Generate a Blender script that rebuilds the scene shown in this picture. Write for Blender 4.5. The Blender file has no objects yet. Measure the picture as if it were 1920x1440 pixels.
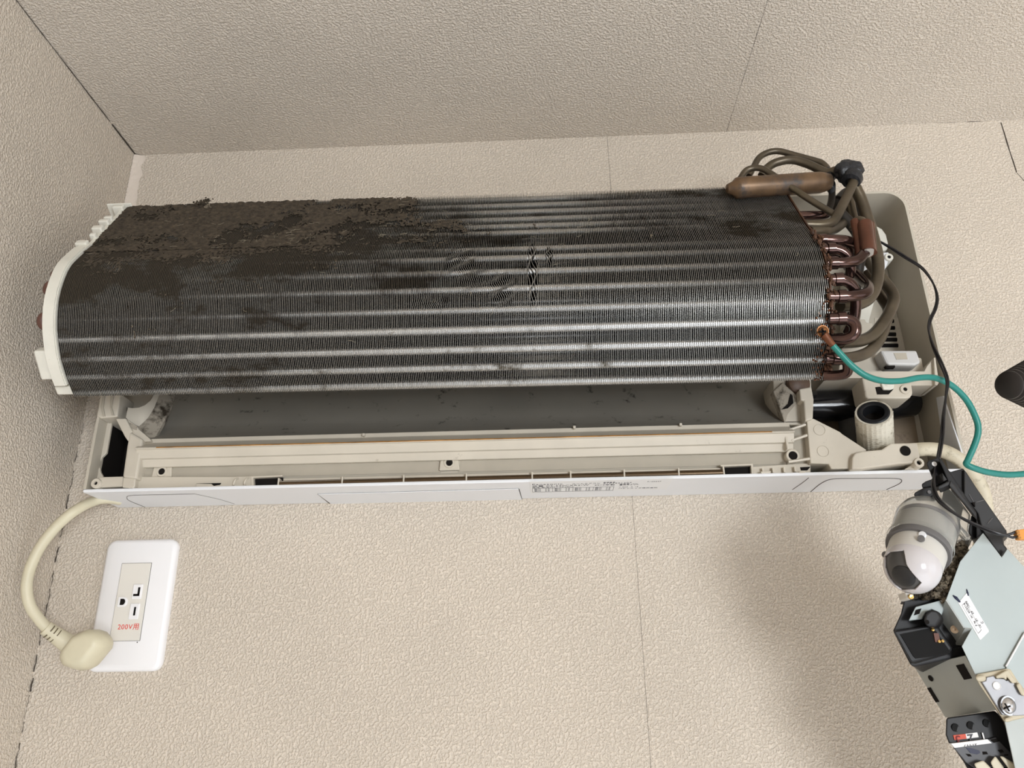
import bpy, bmesh, math, random
from mathutils import Vector, Matrix, noise
random.seed(7)
SC = bpy.context.scene
COL = SC.collection
H = 2.4                                   # ceiling height; origin at the foot of the room corner

# ------------------------------------------------------------------ camera, light, exposure
cam_d = bpy.data.cameras.new('camera'); cam = bpy.data.objects.new('camera', cam_d); COL.objects.link(cam)
yaw, pitch, roll = -0.041257, 0.375059, -0.013133
fw = Vector((math.sin(yaw)*math.cos(pitch), math.cos(yaw)*math.cos(pitch), math.sin(pitch)))
rt = Vector((math.cos(yaw), -math.sin(yaw), 0)); up = rt.cross(fw)
r2 = rt*math.cos(roll)+up*math.sin(roll); u2 = up*math.cos(roll)-rt*math.sin(roll)
cam.matrix_world = Matrix(((r2.x,u2.x,-fw.x,0.47358),(r2.y,u2.y,-fw.y,-0.74722),(r2.z,u2.z,-fw.z,H-0.59901),(0,0,0,1)))
cam_d.sensor_width = 36; cam_d.lens = 1475.314/1920*36; cam_d.clip_start = 0.01
SC.camera = cam

world = bpy.data.worlds.new('sky'); SC.world = world; world.use_nodes = True
bg = world.node_tree.nodes['Background']; bg.inputs[0].default_value = (0.75,0.85,1,1); bg.inputs[1].default_value = 1.0

def area_light(name, loc, target, sx, sy, power, color):
    d = bpy.data.lights.new(name, 'AREA'); d.shape = 'RECTANGLE'; d.size = sx; d.size_y = sy; d.energy = power; d.color = color
    o = bpy.data.objects.new(name, d); COL.objects.link(o); o.location = loc
    o.rotation_euler = (Vector(target)-Vector(loc)).to_track_quat('-Z','Y').to_euler()
    return o
# daylight through the two windows of the room (balcony door in the wall behind, window in the right wall)
area_light('daylight_balcony_door', (1.58,-2.70,1.50), (0.8,0,1.7), 0.65, 0.75, 88, (0.93,0.965,1.0))
area_light('daylight_side_window', (2.35,-1.30,1.45), (0.3,-0.9,1.75), 1.2, 0.9, 9, (0.95,0.975,1.0))

sun_d = bpy.data.lights.new('sun', 'SUN'); sun_d.energy = 20.0; sun_d.angle = 0.01; sun_d.color = (1.0,0.985,0.96)
sun = bpy.data.objects.new('sun', sun_d); COL.objects.link(sun); sun.location = (0.5,-6,6)
sun.rotation_euler = Vector((0.25,1.0,-0.66)).to_track_quat('-Z','Y').to_euler()    # falls through the balcony door onto the dust sheet on the floor
vs = SC.view_settings; vs.view_transform = 'Standard'; vs.look = 'None'; vs.gamma = 1; vs.use_curve_mapping = False; vs.exposure = -0.88

# ------------------------------------------------------------------ helpers
MATS = {}
def mat(name, color, rough=0.5, metal=0.0, var=0.0, vscale=40, bump=0.0, bscale=300, bdist=0.001, dirt=None, dscale=25, dlo=0.5, dhi=0.65,
        trans=0.0, ior=1.45, spec=0.5, coat=0.0):
    if name in MATS: return MATS[name]
    m = bpy.data.materials.new(name); m.use_nodes = True; nt = m.node_tree; N = nt.nodes; Lk = nt.links
    b = N['Principled BSDF']; b.inputs['Roughness'].default_value = rough; b.inputs['Metallic'].default_value = metal
    b.inputs['Base Color'].default_value = (*color,1); b.inputs['Transmission Weight'].default_value = trans; b.inputs['IOR'].default_value = ior
    b.inputs['Specular IOR Level'].default_value = spec; b.inputs['Coat Weight'].default_value = coat
    tc = N.new('ShaderNodeTexCoord'); out = None
    if var > 0:
        n = N.new('ShaderNodeTexNoise'); n.inputs['Scale'].default_value = vscale; n.inputs['Detail'].default_value = 4
        Lk.new(tc.outputs['Object'], n.inputs['Vector'])
        r = N.new('ShaderNodeValToRGB')
        r.color_ramp.elements[0].position = 0.3; r.color_ramp.elements[1].position = 0.7
        r.color_ramp.elements[0].color = (*[c*(1-var) for c in color],1); r.color_ramp.elements[1].color = (*[min(1,c*(1+var)) for c in color],1)
        Lk.new(n.outputs['Fac'], r.inputs['Fac']); out = r.outputs['Color']
    if dirt:
        n = N.new('ShaderNodeTexNoise'); n.inputs['Scale'].default_value = dscale; n.inputs['Detail'].default_value = 8; n.inputs['Roughness'].default_value = 0.7
        Lk.new(tc.outputs['Object'], n.inputs['Vector'])
        mr = N.new('ShaderNodeMapRange'); mr.inputs['From Min'].default_value = dlo; mr.inputs['From Max'].default_value = dhi
        Lk.new(n.outputs['Fac'], mr.inputs['Value'])
        mx = N.new('ShaderNodeMix'); mx.data_type = 'RGBA'; mx.inputs['A'].default_value = (*color,1); mx.inputs['B'].default_value = (*dirt,1)
        if out: Lk.new(out, mx.inputs['A'])
        Lk.new(mr.outputs['Result'], mx.inputs['Factor']); out = mx.outputs['Result']
    if out: Lk.new(out, b.inputs['Base Color'])
    if bump > 0:
        n = N.new('ShaderNodeTexNoise'); n.inputs['Scale'].default_value = bscale; n.inputs['Detail'].default_value = 3
        Lk.new(tc.outputs['Object'], n.inputs['Vector'])
        bp = N.new('ShaderNodeBump'); bp.inputs['Strength'].default_value = bump; bp.inputs['Distance'].default_value = bdist
        Lk.new(n.outputs['Fac'], bp.inputs['Height']); Lk.new(bp.outputs['Normal'], b.inputs['Normal'])
    MATS[name] = m
    return m

OFF = {}
def root(name, label, cat, loc, group=None):
    o = bpy.data.objects.new(name, None); COL.objects.link(o); o.location = loc; o.empty_display_size = 0.02
    o['label'] = label; o['category'] = cat
    if group: o['group'] = group
    OFF[o.name] = Vector(loc); return o
def tag(o, label, cat, group=None):
    o['label'] = label; o['category'] = cat
    if group: o['group'] = group
    return o
def obj(name, verts, faces, m, parent=None, smooth=False, bevel=0.0, seg=2, loc=None, fix=True, angle=40):
    off = OFF[parent.name] if parent else Vector(loc if loc else (0,0,0))
    me = bpy.data.meshes.new(name)
    me.from_pydata([tuple(Vector(v)-off) for v in verts], [], faces)
    if fix:
        bm = bmesh.new(); bm.from_mesh(me); bmesh.ops.recalc_face_normals(bm, faces=bm.faces); bm.to_mesh(me); bm.free()
    me.materials.append(m)
    if smooth:
        me.polygons.foreach_set('use_smooth', [True]*len(me.polygons))
        me.set_sharp_from_angle(angle=math.radians(angle))
    o = bpy.data.objects.new(name, me); COL.objects.link(o)
    if parent: o.parent = parent
    else: o.location = off
    OFF[o.name] = off
    if bevel > 0:
        b = o.modifiers.new('bevel','BEVEL'); b.width = bevel; b.segments = seg; b.limit_method = 'ANGLE'; b.angle_limit = math.radians(35)
    return o
def g_prism(front, vec):
    n = len(front); vec = Vector(vec)
    v = [Vector(p) for p in front]+[Vector(p)+vec for p in front]
    f = [tuple(range(n)), tuple(range(2*n-1, n-1, -1))]+[(i,(i+1)%n,(i+1)%n+n,i+n) for i in range(n)]
    return v, f
def prism(name, front, vec, m, parent=None, bevel=0.0008, **k):
    v, f = g_prism(front, vec); return obj(name, v, f, m, parent, bevel=bevel, **k)
def to_y(name, front, yback, m, parent=None, bevel=0.0008, **k):
    """solid whose front outline is given and whose back is the same outline on the plane y = yback"""
    n = len(front); v = [Vector(p) for p in front]+[Vector((p[0],yback,p[2])) for p in front]
    f = [tuple(range(n)), tuple(range(2*n-1, n-1, -1))]+[(i,(i+1)%n,(i+1)%n+n,i+n) for i in range(n)]
    return obj(name, v, f, m, parent, bevel=bevel, **k)
def g_box(a, b):
    x0,y0,z0 = a; x1,y1,z1 = b
    return g_prism([(x0,y0,z0),(x1,y0,z0),(x1,y0,z1),(x0,y0,z1)], (0,y1-y0,0))
def box(name, a, b, m, parent=None, bevel=0.0006, **k):
    v, f = g_box(a, b); return obj(name, v, f, m, parent, bevel=bevel, **k)
def cat(p, sub=6, closed=False):
    p = [Vector(q) for q in p]; out = []
    if len(p) < 3: return p
    for i in range(len(p)-1):
        a = p[i-1] if i > 0 else p[0]*2-p[1]
        b, c = p[i], p[i+1]; d = p[i+2] if i+2 < len(p) else p[-1]*2-p[-2]
        for s in range(sub):
            t = s/sub
            out.append(0.5*((2*b)+(c-a)*t+(2*a-5*b+4*c-d)*t*t+(3*b-a-3*c+d)*t**3))
    out.append(p[-1]); return out
def round_path(p, r, n=5):
    """polyline with its inner corners rounded like bent pipe"""
    p = [Vector(q) for q in p]; out = [p[0]]
    for i in range(1, len(p)-1):
        a, b, c = p[i-1], p[i], p[i+1]
        k = min(r, (a-b).length*0.49, (c-b).length*0.49)
        s = b+(a-b).normalized()*k; e = b+(c-b).normalized()*k
        for j in range(n+1):
            t = j/n; out.append(s*(1-t)**2+b*2*t*(1-t)+e*t*t)
    out.append(p[-1]); return out
def g_tube(path, r, n=12, cap=True):
    path = [Vector(q) for q in path]; m = len(path); R = r if isinstance(r,(list,tuple)) else [r]*m
    v = []; f = []; nrm = None
    for i in range(m):
        t = (path[min(i+1,m-1)]-path[max(i-1,0)]).normalized()
        if nrm is None:
            nrm = t.orthogonal().normalized()
        nrm = (nrm-t*nrm.dot(t)).normalized(); bi = t.cross(nrm)
        for j in range(n):
            a = 2*math.pi*j/n; v.append(path[i]+(nrm*math.cos(a)+bi*math.sin(a))*R[i])
    for i in range(m-1):
        for j in range(n):
            f.append((i*n+j, i*n+(j+1)%n, (i+1)*n+(j+1)%n, (i+1)*n+j))
    if cap:
        f.append(tuple(range(n-1,-1,-1))); f.append(tuple(range((m-1)*n, m*n)))
    return v, f
def tube(name, path, r, m, parent=None, n=12, sub=0, bend=0, **k):
    if sub: path = cat(path, sub)
    if bend: path = round_path(path, bend)
    v, f = g_tube(path, r, n); return obj(name, v, f, m, parent, smooth=True, **k)
def g_lathe(o, axis, prof, n=32):
    o = Vector(o); ax = Vector(axis).normalized(); e1 = ax.orthogonal().normalized(); e2 = ax.cross(e1)
    v = []; f = []
    for (r,h) in prof:
        for j in range(n):
            a = 2*math.pi*j/n; v.append(o+ax*h+(e1*math.cos(a)+e2*math.sin(a))*max(r,1e-5))
    for i in range(len(prof)-1):
        for j in range(n):
            f.append((i*n+j, i*n+(j+1)%n, (i+1)*n+(j+1)%n, (i+1)*n+j))
    return v, f
def lathe(name, o, axis, prof, m, parent=None, n=32, **k):
    v, f = g_lathe(o, axis, prof, n); return obj(name, v, f, m, parent, smooth=True, **k)
def join(parts):
    V = []; F = []
    for v, f in parts:
        b = len(V); V += list(v); F += [tuple(i+b for i in q) for q in f]
    return V, F
def text(name, s, m, parent, o, xdir, ydir, size, depth=0.00015, align='LEFT', sx=1.0):
    cu = bpy.data.curves.new(name,'FONT'); cu.body = s; cu.size = 1; cu.extrude = depth/size; cu.align_x = align; cu.resolution_u = 3; cu.space_character = 1.12
    to = bpy.data.objects.new(name, cu); COL.objects.link(to)
    dg = bpy.context.evaluated_depsgraph_get(); me = bpy.data.meshes.new_from_object(to.evaluated_get(dg))
    bpy.data.objects.remove(to); bpy.data.curves.remove(cu)
    xd = Vector(xdir).normalized(); yd = Vector(ydir); yd = (yd-xd*yd.dot(xd)).normalized(); zd = xd.cross(yd)
    off = OFF[parent.name]; ov = Vector(o)-off
    for q in me.vertices:
        c = q.co.copy(); q.co = ov+xd*c.x*size*sx+yd*c.y*size+zd*c.z*size
    me.materials.clear(); me.materials.append(m)
    t = bpy.data.objects.new(name, me); COL.objects.link(t); t.parent = parent; OFF[t.name] = off
    return t

# ------------------------------------------------------------------ materials
def wallpaper(name, color, scale=430, strength=0.65):
    m = bpy.data.materials.new(name); m.use_nodes = True; N = m.node_tree.nodes; Lk = m.node_tree.links
    b = N['Principled BSDF']; b.inputs['Roughness'].default_value = 0.55; b.inputs['Specular IOR Level'].default_value = 0.35
    tc = N.new('ShaderNodeTexCoord')
    n1 = N.new('ShaderNodeTexNoise'); n1.inputs['Scale'].default_value = scale; n1.inputs['Detail'].default_value = 2; n1.inputs['Distortion'].default_value = 0.25
    n2 = N.new('ShaderNodeTexNoise'); n2.inputs['Scale'].default_value = 6; n2.inputs['Detail'].default_value = 5
    for n in (n1,n2): Lk.new(tc.outputs['Object'], n.inputs['Vector'])
    mr = N.new('ShaderNodeMapRange'); mr.inputs['From Min'].default_value = 0.36; mr.inputs['From Max'].default_value = 0.64; mr.interpolation_type = 'SMOOTHSTEP'
    Lk.new(n1.outputs['Fac'], mr.inputs['Value'])
    bp = N.new('ShaderNodeBump'); bp.inputs['Strength'].default_value = strength; bp.inputs['Distance'].default_value = 0.0014
    Lk.new(mr.outputs['Result'], bp.inputs['Height']); Lk.new(bp.outputs['Normal'], b.inputs['Normal'])
    r = N.new('ShaderNodeValToRGB'); r.color_ramp.elements[0].position = 0.3; r.color_ramp.elements[1].position = 0.7
    r.color_ramp.elements[0].color = (*[c*0.93 for c in color],1); r.color_ramp.elements[1].color = (*[c*1.03 for c in color],1)
    Lk.new(n2.outputs['Fac'], r.inputs['Fac'])
    pit = N.new('ShaderNodeMapRange'); pit.inputs['To Min'].default_value = 0.92; pit.inputs['To Max'].default_value = 1.05; Lk.new(mr.outputs['Result'], pit.inputs['Value'])   # emboss relief shading put into the colour: pits darker, ridges lighter
    mul = N.new('ShaderNodeVectorMath'); mul.operation = 'SCALE'; Lk.new(r.outputs['Color'], mul.inputs[0]); Lk.new(pit.outputs['Result'], mul.inputs['Scale']); Lk.new(mul.outputs[0], b.inputs['Base Color'])
    return m
M_WALL = wallpaper('wallpaper_beige', (0.655,0.578,0.485))
M_CEIL = wallpaper('wallpaper_ceiling', (0.68,0.61,0.525))
M_FLOOR = mat('floor_dust_sheet', (0.70,0.74,0.80), 0.6, var=0.05, vscale=8)
M_GROOVE = mat('dark_gap', (0.05,0.04,0.03), 0.9)
M_CAULK = mat('caulk', (0.66,0.58,0.50), 0.7, bump=0.6, bscale=180, bdist=0.001)
M_CREAM = mat('plastic_cream', (0.56,0.51,0.425), 0.45, var=0.05, vscale=30, dirt=(0.16,0.12,0.08), dscale=55, dlo=0.66, dhi=0.78)
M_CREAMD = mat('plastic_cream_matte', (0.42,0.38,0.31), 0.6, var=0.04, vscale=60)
M_SHELL = mat('plastic_shell', (0.50,0.455,0.375), 0.5, var=0.05, vscale=20)
M_WHITEP = mat('plastic_white', (0.76,0.77,0.79), 0.4)
M_WHITEC = mat('plastic_ivory', (0.72,0.70,0.62), 0.4, var=0.05, vscale=40, dirt=(0.30,0.22,0.13), dscale=60, dlo=0.62, dhi=0.75)
M_SCROLL = mat('scroll_grey', (0.245,0.225,0.19), 0.55, var=0.08, vscale=15, dirt=(0.03,0.025,0.02), dscale=70, dlo=0.60, dhi=0.70)
M_SCROLLD = mat('scroll_dirty', (0.36,0.32,0.26), 0.55, dirt=(0.04,0.03,0.02), dscale=60, dlo=0.48, dhi=0.62)
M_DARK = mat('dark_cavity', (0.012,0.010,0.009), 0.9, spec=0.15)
M_BLACK = mat('black_plastic', (0.011,0.011,0.012), 0.45, spec=0.35)
M_BLACKG = mat('black_gloss', (0.006,0.006,0.007), 0.16)
M_RUST = mat('rust_stain', (0.33,0.16,0.04), 0.7, var=0.4, vscale=60)
M_BROWNP = mat('mount_plate', (0.22,0.165,0.11), 0.55, metal=0.0, dirt=(0.05,0.03,0.02), dscale=40, dlo=0.55, dhi=0.7)
M_RODB = mat('rod_brown', (0.10,0.065,0.035), 0.25, metal=0.6)
M_INK = mat('ink_grey', (0.07,0.07,0.08), 0.7)
M_LABEL = mat('label_white', (0.78,0.78,0.78), 0.5)
M_COPPER = mat('copper_tarnished', (0.095,0.056,0.048), 0.15, metal=0.85, var=0.35, vscale=35)
M_COPPERO = mat('copper_olive', (0.105,0.084,0.058), 0.36, metal=0.55, var=0.3, vscale=45, dirt=(0.10,0.08,0.05), dscale=30)
M_COPPERR = mat('copper_red', (0.15,0.065,0.042), 0.3, metal=0.7, var=0.3, vscale=50)
M_MUFF = mat('copper_muffler', (0.15,0.09,0.048), 0.42, metal=0.35, var=0.35, vscale=60, dirt=(0.06,0.05,0.045), dscale=45)
M_RUBBER = mat('black_putty', (0.016,0.017,0.02), 0.4, bump=0.7, bscale=130, bdist=0.003)
M_GREEN = mat('wire_green', (0.018,0.21,0.18), 0.35)
M_WIREB = mat('wire_black', (0.010,0.009,0.011), 0.35)
M_ORANGE = mat('connector_orange', (0.75,0.28,0.04), 0.4)
M_CORD = mat('cord_ivory', (0.62,0.57,0.42), 0.45, var=0.04, vscale=60)
M_CORDD = mat('cable_stained', (0.60,0.54,0.41), 0.5, dirt=(0.22,0.18,0.11), dscale=90, dlo=0.55, dhi=0.75)
M_PLATE = mat('outlet_white', (0.84,0.83,0.835), 0.3)
M_PLATEI = mat('outlet_ivory', (0.74,0.71,0.65), 0.35)
M_RED = mat('ink_red', (0.70,0.05,0.03), 0.6)
M_BOXG = mat('zinc_plate', (0.37,0.415,0.41), 0.48, metal=0.1, var=0.04, vscale=20)
M_BOXS = mat('zinc_side', (0.36,0.38,0.365), 0.48, metal=0.15, var=0.06, vscale=30)
M_STEEL = mat('steel', (0.55,0.55,0.56), 0.25, metal=0.9)
M_BRASS = mat('brass', (0.75,0.50,0.18), 0.25, metal=1)
M_CLEAR = mat('clear_plastic', (0.93,0.94,0.93), 0.12, trans=0.92, ior=1.3)
M_GREYP = mat('grey_plastic', (0.13,0.125,0.125), 0.45)
M_GREYD = mat('grey_dark', (0.07,0.068,0.066), 0.5)
M_PODW = mat('pod_white', (0.70,0.67,0.68), 0.14, coat=0.4)
M_PODG = mat('pod_body', (0.58,0.56,0.52), 0.4)
M_DUST = mat('dust_grey', (0.17,0.14,0.10), 0.95, var=0.7, vscale=420)
M_DUSTD = mat('dust_dark', (0.055,0.042,0.028), 0.95, var=0.5, vscale=250)
M_LINT = mat('lint', (0.30,0.26,0.19), 0.9)
M_HOSE = mat('hose_ivory', (0.66,0.62,0.52), 0.6, dirt=(0.20,0.16,0.10), dscale=120, dlo=0.55, dhi=0.75)
M_PCB = mat('circuit_green', (0.03,0.12,0.06), 0.5, var=0.3, vscale=80)

# ------------------------------------------------------------------ room shell
RX, RY = 2.4, -2.8
def struct(name, a, b, m):
    o = box(name, a, b, m, bevel=0); o['kind'] = 'structure'; return o
wall_back = struct('wall_back', (0,0,0), (RX,0.1,H), M_WALL)
wall_left = struct('wall_left', (-0.1,RY,0), (0,0.1,H), M_WALL)
ceiling = struct('ceiling', (-0.1,RY-0.1,H), (RX+0.1,0.1,H+0.1), M_CEIL)
floor = struct('floor', (-0.1,RY-0.1,-0.1), (RX+0.1,0.1,0), M_FLOOR)
def holed(name, axis, c0, c1, u0, u1, hu0, hu1, hz0, hz1):
    P = []
    for (a,b,z0,z1) in ((u0,hu0,0,H),(hu1,u1,0,H),(hu0,hu1,0,hz0),(hu0,hu1,hz1,H)):
        if z1-z0 < 1e-4: continue
        P.append(g_box((a,c0,z0),(b,c1,z1)) if axis == 'y' else g_box((c0,a,z0),(c1,b,z1)))
    v, f = join(P); o = obj(name, v, f, M_WALL, bevel=0); o['kind'] = 'structure'; return o
holed('wall_front', 'y', RY, RY-0.1, 0, RX, 0.3, 2.35, 0.03, 2.0)
holed('wall_right', 'x', RX, RX+0.1, RY, 0.1, -1.95, -0.65, 0.95, 1.95)
def window(name, axis, c, a0, a1, z0, z1):
    P = []; w = 0.05
    mid = (a0+a1)/2
    for (p,q,r,s) in ((a0,a0+w,z0,z1),(a1-w,a1,z0,z1),(mid-w/2,mid+w/2,z0,z1),(a0,a1,z0,z0+w),(a0,a1,z1-w,z1)):
        P.append(g_box((p,c-0.02,r),(q,c+0.02,s)) if axis == 'y' else g_box((c-0.02,p,r),(c+0.02,q,s)))
    v, f = join(P); o = obj(name, v, f, M_STEEL); o['kind'] = 'structure'; return o
window('window_1', 'y', RY-0.06, 0.3, 2.35, 0.03, 2.0)
window('window_2', 'x', RX+0.06, -1.95, -0.65, 0.95, 1.95)

# wallpaper seams and the cracked corner
def seam(name, a, b, w, parent, jitter=0.0):
    a = Vector(a); b = Vector(b); n = max(2, int((b-a).length/0.012)); pts = []
    for i in range(n+1):
        q = a.lerp(b, i/n)+Vector((random.uniform(-1,1),random.uniform(-1,1),random.uniform(-1,1)))*jitter
        pts.append(q)
    v, f = g_tube(pts, [w*random.uniform(0.6,1.2) for _ in pts], 5); return obj(name, v, f, M_GROOVE, parent)
seam('paper_seam', (0.5568,0,H), (0.5568,0,H-0.9), 0.00016, wall_back)
seam('paper_seam', (0.6937,0,H), (0.6937,-0.35,H), 0.00022, ceiling)
seam('paper_crack', (1.0018,0.0,2.3972), (1.0027,0.0,2.3295), 0.0007, wall_back, 0.0002)
seam('paper_crack', (1.0027,0.0,2.3295), (1.0098,0.0,2.3137), 0.0004, wall_back, 0.0004)
seam('paper_crack', (0.001,0,H-0.0005), (0.001,-0.055,H-0.0005), 0.0008, ceiling)
seam('paper_crack', (0.001,-0.06,H-0.0005), (0.001,-0.26,H-0.0005), 0.0004, ceiling)
seam('paper_crack', (0.9213,0.0,2.4005), (0.9838,0.0,2.4003), 0.0007, ceiling, 0.0003)
rk = random.Random(5); z = -0.335
while z > -0.76:                                   # the corner joint has opened in short ragged cracks
    ln = rk.uniform(0.008,0.030); x = 0.001; n = int(ln/0.003)+2; pts = []
    for i in range(n):
        pts.append((0.0012+rk.uniform(-1,1)*0.0007, -0.0012, H+z-ln*i/(n-1)))
    w = rk.choice([0.0003,0.0004,0.0006])
    v, f = g_tube(pts, [w*rk.uniform(0.3,1.3) for _ in pts], 5); obj('paper_crack', v, f, M_GROOVE, wall_left); z -= ln+rk.uniform(0.0,0.010)
v = []; f = []                                     # smeared filler in the upper corner
NZ, NX = 90, 8
for i in range(NZ+1):
    z = H-0.001-0.115*i/NZ; w = 0.011+0.004*noise.noise((2,0,i*0.12))
    for j in range(NX+1):
        t = j/NX; x = w*t; h = 0.0032*(1-t)**1.5+(0.0011*noise.noise((x*450,7,z*450))+0.0006*noise.noise((x*1200,7,z*1200)))*(1-t)
        v.append((x+0.0003, -max(0.0001,h+0.0008*(1-t)), z))
for i in range(NZ):
    for j in range(NX): a = i*(NX+1)+j; f.append((a,a+1,a+NX+2,a+NX+1))
obj('corner_filler', v, f, M_CAULK, wall_back, smooth=True, angle=180)

# ------------------------------------------------------------------ air conditioner chassis
xL, xR, zB, zT, yF = 0.0535, 0.8425, H-0.424, H-0.1325, -0.0645
CH = root('air_conditioner_chassis', 'cream plastic air conditioner back casing screwed to the wall, front cover removed', 'air conditioner', ((xL+xR)/2,0,zB))
def shell_path(r, inset):
    p = [(xL+inset, zB+0.0031)]
    for (cx,cz,a0) in ((xL+r, zT-r, math.pi),(xR-r, zT-r, math.pi/2)):
        for i in range(9):
            a = a0-i*math.pi/16; p.append((cx+(r-inset)*math.cos(a), cz+(r-inset)*math.sin(a)))
    p.append((xR-inset, zB+0.0031)); return p
po, pi_ = shell_path(0.02,0), shell_path(0.02,0.0026)
v = []; f = []; n = len(po)
for p in (po, pi_):
    for yy in (yF, -0.0005): v += [(q[0],yy,q[1]) for q in p]
for i in range(n-1):
    f += [(i,i+1,n+i+1,n+i),(2*n+i,3*n+i,3*n+i+1,2*n+i+1),(i,2*n+i,2*n+i+1,i+1),(n+i,n+i+1,3*n+i+1,3*n+i)]
f += [(0,n,3*n,2*n),(n-1,3*n-1,4*n-1,2*n-1)]
obj('casing_shell', v, f, M_SHELL, CH, smooth=True, angle=50)
box('back_panel', (xL+0.003,-0.004,zB+0.003), (xR-0.003,-0.001,zT-0.003), M_SHELL, CH, bevel=0)
bottom = box('bottom_panel', (xL,yF,zB), (xR,-0.0005,zB+0.003), M_WHITEP, CH, bevel=0.0008)
# flap and access covers on the underside
flap = prism('access_flap', [(0.2628,-0.0395,1.9758),(0.4491,-0.0421,1.9758),(0.4509,0.0051,1.9758),(0.2647,0.0027,1.9758)], (0,0,-0.0006), M_WHITEP, bottom, bevel=0.0003)
def line_on(name, pts, w, parent, m=M_GROOVE):
    v, f = g_tube(cat(pts,5), w, 5); return obj(name, v, f, m, parent)
zu = 1.9759
line_on('cover_outline', [(0.0806,-0.0012,1.9759),(0.0791,-0.0267,1.9759),(0.0821,-0.0397,1.9759),(0.0911,-0.0495,1.9759),(0.1184,-0.05,1.9759),(0.151,-0.0499,1.9759)], 0.00025, bottom)
line_on('cover_outline', [(0.151,-0.0499,1.9759),(0.1643,-0.0272,1.9759),(0.1717,-0.0061,1.9759)], 0.00015, bottom)
line_on('cover_outline', [(0.7071,-0.0562,1.9759),(0.7069,-0.0391,1.9759),(0.7052,-0.0131,1.9759)], 0.0003, bottom)
line_on('cover_outline', [(0.7251,-0.0028,1.9759),(0.7248,-0.0354,1.9759),(0.7304,-0.0502,1.9759),(0.753,-0.05,1.9759),(0.7846,-0.0471,1.9759),(0.7943,-0.0405,1.9759),(0.798,-0.0266,1.9759),(0.7951,-0.0045,1.9759)], 0.00035, bottom)
line_on('flap_gap', [(0.2633,0.0042,1.9759),(0.2626,-0.0391,1.9759)], 0.0005, bottom); line_on('flap_gap', [(0.4508,0.0067,1.9759),(0.4495,-0.0397,1.9759)], 0.0005, bottom)
line_on('flap_gap', [(0.2626,-0.0391,1.9759),(0.3545,-0.0406,1.9759),(0.4496,-0.0417,1.9759)], 0.0002, bottom)
# rating label on the underside
zl = 1.9757
lab = prism('rating_label', [(0.4599,-0.0661,1.9759),(0.5863,-0.0665,1.9759),(0.5861,-0.0266,1.9759),(0.4604,-0.0241,1.9759)], (0,0,-0.0003), M_LABEL, bottom, bevel=0)
lo = Vector((0.4617,-0.0601,1.9757)); lx = Vector((1,0,0)); ly = Vector((0,-1,0)); w_ = 0.132
def ltxt(s, x, y, size, sx=1.0): return text('label_print', s, M_INK, lab, (lo.x+x, lo.y+y, zl-0.0001), lx, ly, size, 0.0001, sx=sx)
for (t_, x_, y_, z_, k_) in (('Panasonic',0.000,0.0060,0.0068,0.92),('ルームエアコン',0.036,0.0062,0.0048,0.72),('製造番号',0.064,0.0035,0.0032,0.8),('5104301307',0.064,0.0070,0.0050,0.92),
        ('品番 CS-630CXR2-W',0.000,0.0125,0.0066,0.78),('2010年製',0.0565,0.0130,0.0052,0.82),('総質量 10kg',0.079,0.0108,0.0032,0.9),('室内ユニット',0.079,0.0142,0.0032,0.9),('F100247',0.103,0.0040,0.0036,0.9),
        ('定格 単相200V 50/60Hz',0.000,0.0165,0.0036,0.95),('V 200  A 15',0.079,0.0215,0.0036,0.9),('パナソニック株式会社',0.079,0.0270,0.0036,0.95)):
    ltxt(t_, x_, y_, z_, k_)
for k in range(4):
    bx = 0.0008+k*0.0186
    for q in range(3): ltxt('能力', bx+0.0010, 0.0222+q*0.0040, 0.0034, 0.9); ltxt('2.8', bx+0.0110, 0.0222+q*0.0040, 0.0034, 0.9)
P = []
for k in range(5):
    xx = lo.x+k*0.0186; P.append(g_box((xx,lo.y+0.0180,zl-0.0003),(xx+0.0003,lo.y+0.0320,zl+0.0001)))
for yy in (0.0180,0.0320): P.append(g_box((lo.x,lo.y+yy,zl-0.0003),(lo.x+0.0747,lo.y+yy+0.0003,zl+0.0001)))
v, f = join(P); obj('label_table', v, f, M_INK, lab)

# drain tray: long extrusion with stepped cross section
tx0, tx1 = (0.0991,-0.06,2.0079)[0], (0.6962,-0.065,1.9962)[0]
sec = [(0.3164,-0.05,1.985),(0.317,-0.054,1.9894),(0.3164,-0.054,2.0),(0.3177,-0.06,1.9993),(0.318,-0.063,2.006),(0.3186,-0.066,2.0061),(0.3189,-0.069,2.0138),(0.3194,-0.0715,2.0135),(0.3193,-0.0715,2.015),
       (0.3188,-0.0695,2.0164),(0.3165,-0.06,2.0228),(0.3163,-0.06,2.0269),(0.3071,-0.02,2.0401),(0.3096,-0.02,1.9929)]
prism('drain_tray', [(tx0,p[1],p[2]) for p in sec], (tx1-tx0,0,0), M_CREAM, CH, bevel=0.0005)
line_on('rust_line', [(tx0+0.02,sec[7][1],sec[7][2]+0.0012),(tx0+0.2,sec[7][1],sec[7][2]+0.0012),(tx1-0.15,sec[7][1],sec[7][2]+0.0012),(tx1-0.02,sec[7][1],sec[7][2]+0.0012)], 0.0006, CH, M_RUST)
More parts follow.
